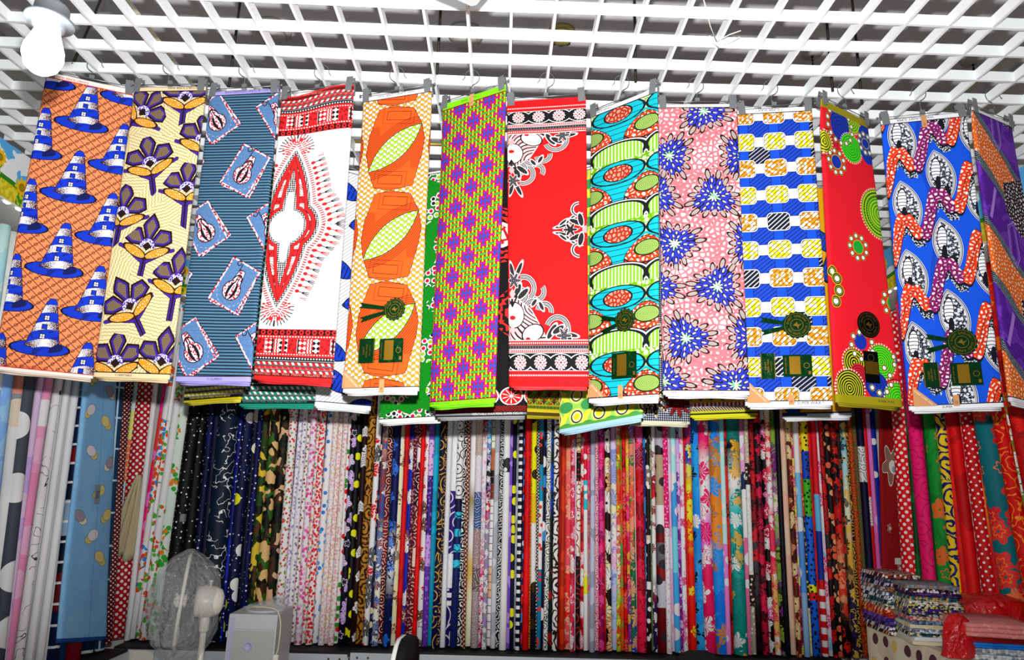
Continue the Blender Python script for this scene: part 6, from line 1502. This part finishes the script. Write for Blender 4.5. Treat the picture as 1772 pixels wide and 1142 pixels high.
tc_ = obj('tablecloth', bm, material('print_big_dots', lambda P: pr_bigdots(P, 1), rough=.85)); tag(tc_, 'cream tablecloth with navy and brown spots draped over the table', 'tablecloth')
def folded_mesh(cx, cy, z, w, d, h, rz, seed, plies=3):
    """folded cloth: stacked plies with a rounded fold on the near side"""
    rnd = random.Random(seed); bm = bmesh.new(); uvl = bm.loops.layers.uv.new('UVMap'); prof = []
    for k in range(plies):                              # near edge, from bottom ply to top ply
        zc = h*(k+.5)/plies; r = h/plies/2; b = rnd.uniform(-.006, .004)
        for a in (-80, -40, 0, 40, 80): prof.append((-d/2+b+r*.3-r*math.cos(math.radians(a)), zc+r*math.sin(math.radians(a))))
    prof += [(0, h+.001), (d/2, h*.97)]
    prof2 = prof+[(d/2, 0.0)]
    nx = 8; rows = []; tw = [rnd.uniform(-.003, .003) for _ in range(nx+1)]
    for i in range(nx+1):
        f = i/nx; edge = .004*(abs(2*f-1)**6)
        rows.append([bm.verts.new((w*(f-.5), y+tw[i]*.8+edge, max(.0004, zz*(1-.10*abs(2*f-1)**4)+(tw[i]*.5 if zz > h*.3 else 0)))) for y, zz in prof2])
    for a, b in zip(rows, rows[1:]):
        for k in range(len(prof2)):
            k2 = (k+1) % len(prof2); f = bm.faces.new((a[k], b[k], b[k2], a[k2])); f.smooth = True
    bm.faces.new(rows[0][::-1]); bm.faces.new(rows[-1])
    for f in bm.faces:
        for l in f.loops: l[uvl].uv = (l.vert.co.x, l.vert.co.y+l.vert.co.z*1.0)
    bmesh.ops.recalc_face_normals(bm, faces=bm.faces)
    bm.transform(Matrix.Translation((cx, cy, z)) @ Matrix.Rotation(rz, 4, 'Z'))
    return bm
def stack(cx, cy, z, w, d, ztop, cols, rz, where, group, seed, below):
    h = (ztop-z)/len(cols); rnd = random.Random(seed)
    for i, (nm, kind, args) in enumerate(cols):
        ww = w*rnd.uniform(.93, 1.04)
        o = obj('folded_fabric', folded_mesh(cx+rnd.uniform(-.006, .006), cy+rnd.uniform(-.01, .01), z+i*h, ww, d, h*.985, rz+rnd.uniform(-.05, .05), seed*50+i, 2+(i % 2)), roll_material(kind, args))
        tag(o, '%s folded fabric in %s on %s' % (nm, where, 'the '+cols[i-1][0]+' one' if i else below), 'folded fabric', group)
D_ = lambda bgc, *c: ('ditsy', (bgc, list(c), .014, .46))
A_cols = [('black and gold floral',)+D_('#16141a', '#d8c060', '#f0e8e0', '#8a3020'), ('speckled black',)+D_('#121018', '#e8e8f0', '#5a3a6a'), ('dark violet',)+D_('#2c1a58', '#181024', '#6a4aa0'), ('bright violet',)+D_('#4a2496', '#7a5ac0', '#2a1460'), ('scarlet',)+D_('#c22614', '#e88a30', '#8a1008'), ('orange red',)+D_('#b82a16', '#f0d0b0', '#d86020'), ('beige and brown',)+D_('#a89c86', '#3a2a20', '#e8e0d0'), ('teal',)+D_('#0e5a68', '#e0d8c0', '#0a2a38'), ('navy leaf',)+D_('#121c50', '#c0a868', '#e8e8f0'), ('grey blue',)+D_('#5a6a80', '#e0e4e8', '#2a2c3a'), ('steel blue',)+D_('#33425a', '#c8d0d8', '#c06a28'), ('midnight',)+D_('#0e1022', '#c0b0d0', '#383a60'), ('black satin',)+D_('#0c0a10', '#3a3440', '#8a7aa0'), ('rust brown floral',)+D_('#4a1410', '#a84c28', '#e0d8d0')]
B_cols = [('cream plain',)+('plain', ('#d8cfae', '#e2dabc')), ('white plain',)+('plain', ('#e4e6e8', '#d4d8dc')), ('teal speckled',)+D_('#2c6068', '#e8d8a0', '#0e2a34'), ('silver grey',)+D_('#9aa4b8', '#e8ecf0', '#6a7284'), ('pale cream',)+('plain', ('#d8c898', '#e6dcb8')), ('blue grey',)+D_('#4a6684', '#8aa0b8', '#2a3c54'), ('rose and cream',)+D_('#d8b8a8', '#c02c50', '#8a7a4a'), ('slate',)+D_('#3a4450', '#a8b0b8', '#1c222a'), ('purple and gold',)+D_('#4c2490', '#d8c040', '#2c1460'), ('navy with yellow flowers',)+D_('#10234a', '#e0d040', '#e8f0e8'), ('grey beige floral',)+D_('#b8aca0', '#5a3828', '#e8e4dc'), ('sea green',)+D_('#0f7078', '#d8a850', '#083840'), ('plum',)+D_('#3c1c5c', '#241038', '#5c3a80'), ('ink',)+D_('#14101c', '#e8d8e0', '#6a3a40'), ('dusty blue grey',)+D_('#5c7088', '#8c9cac', '#a8805a')]
SGA = 'folded fabrics in two stacks on the covered table'
za = atY(1560, 993, TY).z
a, b = atY(1533, 1060, TY), atY(1586, 1060, TY)
stack((a.x+b.x)/2+.012, TY+.10, tz, b.x-a.x+.02, .26, za, A_cols, math.radians(-4), 'the tall stack', SGA, 3, 'the spotted tablecloth')
a, b = atY(1585, 1060, TY-.2), atY(1660, 1060, TY-.2); zb = atY(1620, 1012, TY-.2).z; zb0 = tz
stack((a.x+b.x)/2, TY-.11, zb0, b.x-a.x+.03, .24, zb, B_cols, math.radians(-9), 'the low stack', SGA, 4, 'the tablecloth')
# second, nearer heap: blue and white pieces, a pink cloth, goods in red plastic bags
FY = 3.0
a, b = atY(1690, 1130, FY), atY(1790, 1130, FY)
C_cols = [('white lace',)+D_('#c8ccd0', '#8c98a8', '#e8ecf0'), ('pale grey',)+D_('#a8aeb6', '#d8dce0', '#7c848c'), ('bright blue',)+('plain', ('#1272d8', '#1a80e4')), ('deep red',)+('plain', ('#8a0c12', '#a01418'))]
zc0, zc1 = tz, atY(1730, 1103, FY).z
stack((a.x+b.x)/2+.02, FY+.13, zc0, b.x-a.x, .26, zc1, C_cols, math.radians(-14), 'the heap', 'folded fabrics heaped on the covered table', 6, 'the spotted tablecloth')
def pr_pinklace(P): return C0('#e58682').over(cmp(noise(P, 22, 2), .5, .02), '#f0a89c').over(noise(P, 9, 1) > .6, '#ea918c')
pk = folded_mesh((a.x+b.x)/2+.02, FY+.12, zc1, b.x-a.x+.03, .3, .055, math.radians(-14), 77, 3)
tag(obj('folded_fabric', pk, material('print_pink_lace', pr_pinklace, rough=.8)), 'salmon pink brocade folded thick on top of the nearer heap', 'folded fabric')
m_redbag = bag_material('red_plastic', '#e00c16', .88, .14)
rb = crumple('plastic_bag', [(Vector((c.x, c.y+.06, max(c.z, tz+.004))), hx, hy) for c, hx, hy in bag_rings([(1112, 1652, 1800), (1098, 1648, 1810), (1080, 1647, 1815), (1062, 1650, 1812), (1048, 1660, 1800), (1037, 1685, 1770), (1031, 1715, 1750)], 3.32, .13)], 40, .045, 12, m_redbag)
tag(rb, 'large glossy red plastic bag full of fabric on the table', 'bag')
rb2 = crumple('plastic_bag', [(Vector((c.x, c.y, max(c.z, tz+.004))), hx, hy) for c, hx, hy in bag_rings([(1150, 1632, 1684), (1135, 1631, 1686), (1115, 1633, 1687), (1095, 1633, 1685), (1078, 1636, 1680), (1066, 1642, 1668), (1062, 1650, 1660)], 3.06, .09)], 28, .06, 13, m_redbag)
tag(rb2, 'narrow red plastic bag with purple cloth inside at the table edge', 'bag')
# ------------------------------------------------------------------ lit bulb
m_sock = material('grey_socket', base='#565b5f', rough=.35, spec=.5); m_bulb = material('lit_bulb', base='#ffffff', emit='#f4fff2', estr=9.0)
YBL = 1.3; b0 = atY(75, 92, YBL)
lamp = empty('pendant_bulb', (b0.x, b0.y, b0.z-.05)); tag(lamp, 'lit white bulb in a grey socket hanging from a grey rod', 'lamp')
sc_ = .00123                                            # metres per pixel at that distance
obj('bulb', lathe((b0.x, b0.y, b0.z), [(.001, -.047), (.018, -.044), (.031, -.032), (.0385, -.008), (.037, .010), (.029, .034), (.0225, .055), (.021, .062)], 32), m_bulb, lamp)
so = obj('socket', lathe((b0.x, b0.y, b0.z+.058), [(.024, 0), (.030, .002), (.031, .012), (.046, .014), (.048, .020), (.040, .024), (.034, .026), (.033, .052), (.029, .058), (.013, .060)], 32), m_sock, lamp)
obj('rod', tube([(b0.x, b0.y, b0.z+.11), (b0.x, b0.y, GZ+.01)], .0095, 16), m_sock, lamp)
pl_ = bpy.data.lights.new('bulb_light', 'POINT'); pl_.energy = 22; pl_.shadow_soft_size = .05; po = bpy.data.objects.new('bulb_light', pl_); COL.objects.link(po); po.location = (b0.x, b0.y-.09, b0.z-.1); po.parent = lamp; po.matrix_parent_inverse = M_inv(lamp)
# ------------------------------------------------------------------ things above and on the grille
m_beige = material('aged_plastic', base='#a89a5c', rough=.5); m_rod = material('black_rod', base='#1c1a14', rough=.5, metal=.4); m_brass = material('brass_tube', base='#a08a48', rough=.4, metal=.6); m_dome = material('dome_plastic', base='#b8b6b0', rough=.4)
ZS = GZ+.9
c = atZ(972, 68, ZS-.05); sd = empty('smoke_detector', (c.x, c.y, ZS)); tag(sd, 'yellowed smoke detector on the slab above the grille', 'smoke detector')
obj('mount', lathe((c.x, c.y, ZS), [(.075, 0), (.075, -.02), (.068, -.024)], 28), m_beige, sd); obj('body', lathe((c.x, c.y, ZS-.024), [(.06, 0), (.064, -.012), (.05, -.034), (.03, -.042), (.001, -.043)], 28), m_beige, sd)
for k in range(8):
    a = 2*math.pi*k/8; bm = bmesh.new(); d = Vector((math.cos(a), math.sin(a), 0)); add_obox(bm, Vector((c.x, c.y, ZS-.048))+d*.054, (-math.sin(a), math.cos(a), 0), d, (0, 0, 1), .012, .008, .004); obj('vent', bm, m_rod, sd)
for x, y, nm in ((805, 70, 'white dome sensor on the slab near the fan blade'), (472, 62, 'white dome sensor on the slab above the dashiki cloth')):
    c = atZ(x, y, ZS-.05); s = empty('dome_sensor', (c.x, c.y, ZS)); tag(s, nm, 'sensor'); obj('mount', lathe((c.x, c.y, ZS), [(.1, 0), (.1, -.02), (.075, -.035)], 28), m_dome, s); obj('dome', lathe((c.x, c.y, ZS-.035), [(.07, 0), (.068, -.03), (.05, -.055), (.025, -.068), (.001, -.07)], 28), m_dome, s)
for x, y, nm in ((1405, 92, 'above the checked cloth'), (1683, 106, 'above the purple brick cloth')):
    c = atZ(x, y, ZS-.04); s = empty('chain_pendant', (c.x, c.y, ZS)); tag(s, 'pale ceiling cup with a short dark chain '+nm, 'ceiling cup'); obj('cup', lathe((c.x, c.y, ZS), [(.07, 0), (.07, -.02), (.055, -.05), (.012, -.06)], 20), m_dome, s)
    bm = bmesh.new()
    for k in range(7): add_lathe(bm, (c.x, c.y, ZS-.055-k*.022), [(.002, 0), (.006, -.005), (.006, -.013), (.002, -.018)], 8)
    obj('chain', bm, m_rod, s)['kind'] = 'stuff'
for x, y, nm in ((396, 150, 'above the lamp card cloth'), (756, 128, 'above the bone pattern cloth'), (1100, 142, 'above the turquoise vase cloth'), (1492, 180, 'above the red circle cloth'), (1441, 158, 'beside the red circle cloth hanger')):
    c = atZ(x, y, GZ+.02); tag(obj('suspension_rod', tube([(c.x, c.y, GZ+.02), (c.x, c.y, ZS)], .0055, 8), m_rod), 'thin black suspension rod holding the grille '+nm, 'rod')
a, b = atZ(126, 111, GZ+.03), atZ(174, 0, GZ+.7); tag(obj('suspension_rod', tube([a, b], .0055, 8), m_rod), 'slanting black suspension rod beside the lit bulb', 'rod')
for X0, y0_, y1_, nm in ((-1.80, 1.6, 4.8, 'over the iris flower cloth'), (2.42, 1.6, 4.8, 'over the purple brick cloth')):
    tag(obj('light_batten', box((X0-.022, y0_, GZ+.53), (X0+.022, y1_, GZ+.58), .006), material('cream_batten', base='#e9e0c2', rough=.5)), 'cream batten tube above the grille '+nm, 'batten')
c0, c1 = atZ(560, 243, GZ+.08), atZ(860, 250, GZ+.08); tag(obj('conduit_pipe', tube([(c0.x, c0.y, GZ+.08), (c1.x, c0.y, GZ+.08)], .009, 12), m_brass), 'thin brass conduit pipe lying on the grille behind the orange block cloth', 'pipe')
# knotted white wire on a slat
w0 = atZ(1243, 75, GZ-.006)
bm = bmesh.new()
for P1 in ([(1216, -6), (1222, 15), (1229, 45), (1240, 72)], [(1240, 72), (1262, 60), (1282, 53)], [(1238, 80), (1262, 74), (1280, 64)], [(1228, 62), (1233, 74), (1243, 82)]):
    add_tube(bm, [atZ(x, y, GZ-.006) for x, y in P1], .0018, 6)
wr = obj('tied_wire', bm, material('white_wire', base='#dcd8cc', rough=.5)); tag(wr, 'thin white wire knotted round a grille slat', 'wire')
# ceiling fan: one blade tip dips into view
m_fan = material('white_fan_blade', base='#9a9c9c', rough=.35)
ZF = GZ-.27; tip = atZ(820, 13, ZF); d1 = (atZ(836, -5, ZF)-tip).normalized(); 
pr_ = Vector((d1.y, -d1.x, 0)); pr_ = pr_ if pr_.x < 0 else -pr_
hubc = tip+d1*.66+pr_*.065
cfan = empty('ceiling_fan', hubc); tag(cfan, 'white ceiling fan whose blade tip reaches over the bone pattern cloth', 'ceiling fan')
for k in range(3):
    v = tip+pr_*.065-hubc; v.rotate(Matrix.Rotation(2*math.pi*k/3, 3, 'Z')); L = v.length; t = v.normalized(); s = Vector((-t.y, t.x, 0)); bm = bmesh.new()
    add_prism(bm, [hubc+t*.12+s*.045, hubc+t*(L-.012)+s*.066, hubc+t*L+s*.055, hubc+t*L-s*.055, hubc+t*(L-.012)-s*.066, hubc+t*.12-s*.045], (0, 0, 1), .008)
    bmesh.ops.recalc_face_normals(bm, faces=bm.faces); bl = obj('blade', bm, m_fan, cfan)
    bm = bmesh.new(); add_obox(bm, hubc+t*.1+Vector((0, 0, .012)), t, s, (0, 0, 1), .07, .018, .004); obj('blade_arm', bm, m_fan, bl)
obj('motor', lathe(hubc, [(.05, -.03), (.09, -.01), (.095, .03), (.06, .07)], 28), m_fan, cfan); obj('down_rod', tube([hubc+Vector((0, 0, .06)), (hubc.x, hubc.y, GZ+.02)], .012, 10), m_fan, cfan)
